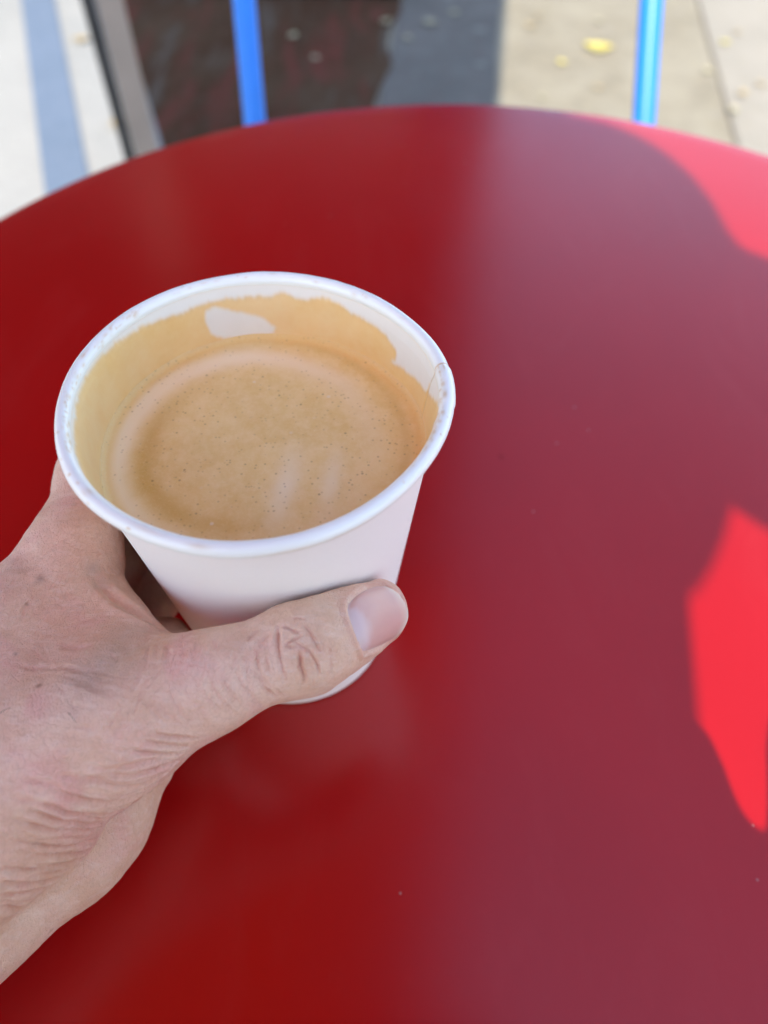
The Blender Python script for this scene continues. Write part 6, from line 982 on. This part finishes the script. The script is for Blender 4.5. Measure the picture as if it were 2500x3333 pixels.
disp[I] += np.where(sd < 0, -.45 * np.clip(-sd / .6, 0, 1), .42 * np.exp(-((sd - .75) / .65) ** 2) * np.where(frac > .3, .35, 1)) - .28 * np.exp(-(sd / .28) ** 2)
redm[I] = np.maximum(redm[I], .55 * np.exp(-((sd - .6) / 1.1) ** 2) * np.where(frac > .2, 1.1, .55))
n_ = grad(V) if len(V) < 300000 else np.concatenate([grad(V[k:k + 200000]) for k in range(0, len(V), 200000)])
V = V + n_ * disp[:, None]
V[:, 2] = np.maximum(V[:, 2], .3)
# flushed zones: thumb tip, sides, folds at the root; shade painted in the hollow between thumb and wrist and its veined web fold; two moles
def zone(c, r_): return np.exp(-((V - np.array(c)) ** 2).sum(1) / r_ ** 2)
redm += .40 * zone((3, 86, 60), 7) + .22 * zone((-8, 73, 60), 9) + .30 * zone((-46, 52, 55), 10) + .25 * zone((-58, 60, 24), 22) + .12 * zone((-75, 96, 70), 10)
MOLES = [((-74.4, 83.8, 72.1), 1.0), ((-66.3, 58.1, 75.3), 0.6), ((-74.5, 66.2, 72.2), 0.35), ((-75.5, 77.6, 72.5), 0.35)]
for c_, r_ in MOLES: mole += .8 * zone(c_, r_)
HOLLOW_SHADE = [((-52.9, 71.0, 72.1), 5, 0.35), ((-52.7, 66.2, 76.5), 6, 0.45), ((-54.0, 62.6, 78.1), 6.5, 0.5), ((-56.0, 60.6, 78.1), 7, 0.45), ((-56.8, 58.2, 78.3), 7, 0.35), ((-57.2, 55.8, 78.2), 6, 0.25), ((-65.4, 88.7, 68.8), 2.0, 0.5), ((-62.9, 86.0, 67.8), 2.2, 0.4)]
for c_, r_, s_ in HOLLOW_SHADE: hollow_shade = np.maximum(hollow_shade, s_ * zone(c_, r_))
NH = len(V)

# coarse remainder of the body (never in the picture, it casts the shade on the table)
def chain2(fnlist):
    def f(P):
        d_ = None
        for a_, b_, ra, rb, k in fnlist:
            e_ = cone(P, a_, b_, ra, rb); d_ = e_ if d_ is None else smin(d_, e_, k)
        return d_
    return f
BODY = chain([((-10, -457, 270), 50), ((-5, -407, 370), 44), ((6, -355, 440), 46)], 0) + \
       [((18, -325, 520), (19, -295, 505), 82, 74, 25), ((19, -282, 450), (19, -267, 440), 45, 34, 25), ((19, -217, 478), (19, -235, 505), 12, 9, 10)] + \
       [((-64, -302, 495), (-66, -312, 470), 14, 9, 4), ((102, -302, 495), (104, -312, 470), 14, 9, 4)]
RHAND = [((113, -101, 139), (95, -165, 118), 21, 24, 10)] + chain([((185, -292, 48), 34), ((115, -212, 88), 26), ((87, -174, 106), 27)], 0) + [((87, -174, 106), (61, -124, 136), 26, 20, 14), ((75, -152, 126), (57, -112, 156), 20, 14, 12)] + \
        chain([((71, -134, 128), 11), ((55, -112, 106), 9), ((29, -124, 100), 8)], 6) + chain([((73, -146, 113), 11), ((55, -130, 90), 9), ((27, -138, 88), 8)], 5) + \
        chain([((75, -156, 102), 10), ((55, -146, 78), 8.5), ((29, -152, 76), 7.5)], 5) + chain([((65, -120, 146), 10), ((57, -92, 128), 9), ((39, -96, 124), 8)], 5) + \
        chain([((65, -122, 160), 12), ((57, -128, 178), 10), ((39, -140, 168), 8.5)], 8)
bV, bQ = surface_nets(chain2(BODY), (-110, -510, 230), (150, -150, 640), 5)
rV, rQ = surface_nets(chain2(RHAND), (0, -270, 30), (240, 10, 240), 3)
AV = np.vstack([V, bV, rV]) / 1000; AQ = np.concatenate([Q, bQ + NH, rQ + NH + len(bV)])
skin = mat_skin()
per = empty('person', (-.06, -.42, GZ), 'pale left hand gripping the white cup with the thumb across its front', 'person')
bm_ = fast_mesh('body', AV - np.array(per.location), AQ, skin)
body = bpy.data.objects.new('body', bm_); COL.objects.link(body); body.parent = per
for nm, A in (('red', redm), ('hollow_shade', hollow_shade), ('mole', mole)):
    full = np.zeros(len(AV), np.float32); full[:NH] = np.clip(A, 0, 1)
    bm_.attributes.new(nm, 'FLOAT', 'POINT').data.foreach_set('value', full)
# thumbnail: a slightly domed plate seated in its bed
NGs = NG.copy(); uu, vv = np.meshgrid(np.linspace(0, 1, NU), np.linspace(-1, 1, NV), indexing='ij')
nn = grad(NG.reshape(-1, 3)).reshape(NU, NV, 3)
from_edge = np.clip(1 - np.abs(vv) ** 6, 0, 1)
h_ = -.30 + .42 * from_edge * np.clip(uu * 7, 0, 1) + .22 * uu
top_ = NG + nn * h_[..., None]; bot_ = top_ - nn * .45
NVt = np.concatenate([top_.reshape(-1, 3), bot_.reshape(-1, 3)]) / 1000; ix = np.arange(NU * NV).reshape(NU, NV); Fn = []
M_ = NU * NV
for i in range(NU - 1):
    for j in range(NV - 1):
        q_ = (ix[i, j], ix[i + 1, j], ix[i + 1, j + 1], ix[i, j + 1]); Fn.append(q_); Fn.append(tuple(k + M_ for k in q_[::-1]))
bd = [ix[0, j] for j in range(NV)] + [ix[i, -1] for i in range(1, NU)] + [ix[-1, j] for j in range(NV - 2, -1, -1)] + [ix[i, 0] for i in range(NU - 2, 0, -1)]
for k in range(len(bd)): a_, b_ = bd[k], bd[(k + 1) % len(bd)]; Fn.append((a_, b_, b_ + M_, a_ + M_)[::-1])
nail = mesh('thumbnail', NVt, Fn, mat_nail(), per)
sm = nail.modifiers.new('smooth', 'SUBSURF'); sm.levels = sm.render_levels = 2
lun = np.clip(1 - (uu / (.30 * np.clip(1 - ((vv - .25) / .8) ** 2, 0, 1) ** .5 + .02)) ** 4, 0, 1)
fe = np.clip((uu - .90) / .07, 0, 1)
for nm, A in (('lunula', lun * .6), ('free_edge', fe), ('across', vv)):
    nail.data.attributes.new(nm, 'FLOAT', 'POINT').data.foreach_set('value', np.r_[A.ravel(), A.ravel()].astype(np.float32))
# stray dark hairs on the back of the wrist
hair_m = mat_plain('dark_hair', (.05, .03, .02), .5, sc=90)
HAIRS = [((-58.29, 52.14, 77.55), (-57.13, 50.94, 77.88), (-56.13, 49.93, 77.87)), ((-71.92, 52.5, 75.48), (-70.83, 52.91, 76.08), (-69.54, 53.19, 76.5))]
for a_, b_, c_ in HAIRS:
    mesh('arm_hair', *tube([Vector(p) / 1000 for p in (a_, b_, c_)], [.00005, .000045, .00002], 5), hair_m, per)
# clothing and head hair
cloth = mat_plain('pale_shirt_cloth', (.38, .35, .33), .9, var=.2, sc=150, bump=.0006)
TORSO = [((-30, -470, 220), (-30, -540, -150), 120, 130, 40), ((-160, -470, 245), (120, -470, 245), 62, 62, 60), ((-140, -480, 200), (-140, -530, -120), 70, 80, 50), ((90, -480, 200), (90, -530, -120), 70, 80, 50),
         ((120, -465, 240), (235, -470, 90), 58, 46, 30), ((235, -470, 90), (180, -335, 95), 46, 38, 20), ((-160, -470, 245), (-270, -400, 110), 58, 48, 30), ((-270, -400, 110), (-205, -270, 72), 46, 41, 20),
         ((-30, -440, 300), (-30, -430, 330), 56, 52, 20), ((-30, -530, -200), (-30, -530, -250), 140, 150, 30)]
jV, jQ = surface_nets(chain2(TORSO), (-390, -770, -400), (320, -60, 430), 9)
j_ = bpy.data.objects.new('shirt', fast_mesh('shirt', jV / 1000 - np.array(per.location), jQ, cloth)); COL.objects.link(j_); j_.parent = per
LEGS = [((-130, -500, -260), (-150, -180, -270), 80, 62, 20), ((0, -500, -260), (120, -220, -270), 80, 62, 20), ((-150, -180, -270), (-160, -220, -690), 60, 42, 15), ((120, -220, -270), (150, -260, -690), 60, 42, 15)]
lV, lQ = surface_nets(chain2(LEGS), (-260, -600, -738), (260, 30, -160), 10)
j_ = bpy.data.objects.new('trousers', fast_mesh('trousers', lV / 1000 - np.array(per.location), lQ, mat_plain('dark_trousers', (.03, .03, .035), .9, sc=150))); COL.objects.link(j_); j_.parent = per
HAIR = [((20, -339, 540), (21, -317, 548), 88, 80, 25), ((20, -367, 500), (20, -367, 470), 62, 50, 25), ((102, -331, 494), (96, -338, 452), 42, 33, 20), ((-58, -327, 485), (-46, -340, 425), 38, 34, 20)]
hV, hQ = surface_nets(chain2(HAIR), (-130, -460, 370), (170, -190, 650), 6)
j_ = bpy.data.objects.new('head_hair', fast_mesh('head_hair', hV / 1000 - np.array(per.location), hQ, mat_plain('brown_hair', (.06, .035, .02), .6, sc=300, bump=.001))); COL.objects.link(j_); j_.parent = per
# chair the person sits on
sc_ = empty('metal_chair', (-.06, -.42, GZ), 'blue metal chair the person sits on, out of the picture', 'chair')
mesh('seat', *box(-.26, .14, -.60, -.20, -.352, -.342, .002), blue, sc_, smooth=False)
for x in (-.245, .125):
    for y in (-.585, -.215): mesh('leg', *tube([(x, y, GZ + .001), (x, y, -.353)], .0115, 12), blue, sc_)
# phone in the right hand, its lens is where the picture is taken from
C_ = Vector((0, 0, CAM_Z)); Bk = -cn
def pp(a_, b_, c_): return tuple(C_ + cr * a_ + cu * b_ + Bk * c_)
ph_ = empty('mobile_phone', pp(.03, -.06, .008), 'black mobile phone held up in the right hand', 'phone')
blk = mat_plain('black_glass', (.02, .02, .022), .12, sc=20)
V, Fc = box(-.014, .057, -.132, .016, .004, .0125, .0015)
mesh('casing', [pp(*p) for p in V], Fc, blk, ph_, smooth=False)
V, Fc = lathe([(.0055, .0015), (.0068, .0015), (.0068, .0038), (.0055, .0038)], 24, (0, 0), closed=True)
mesh('lens_ring', [pp(*p) for p in V], Fc, steel, ph_)
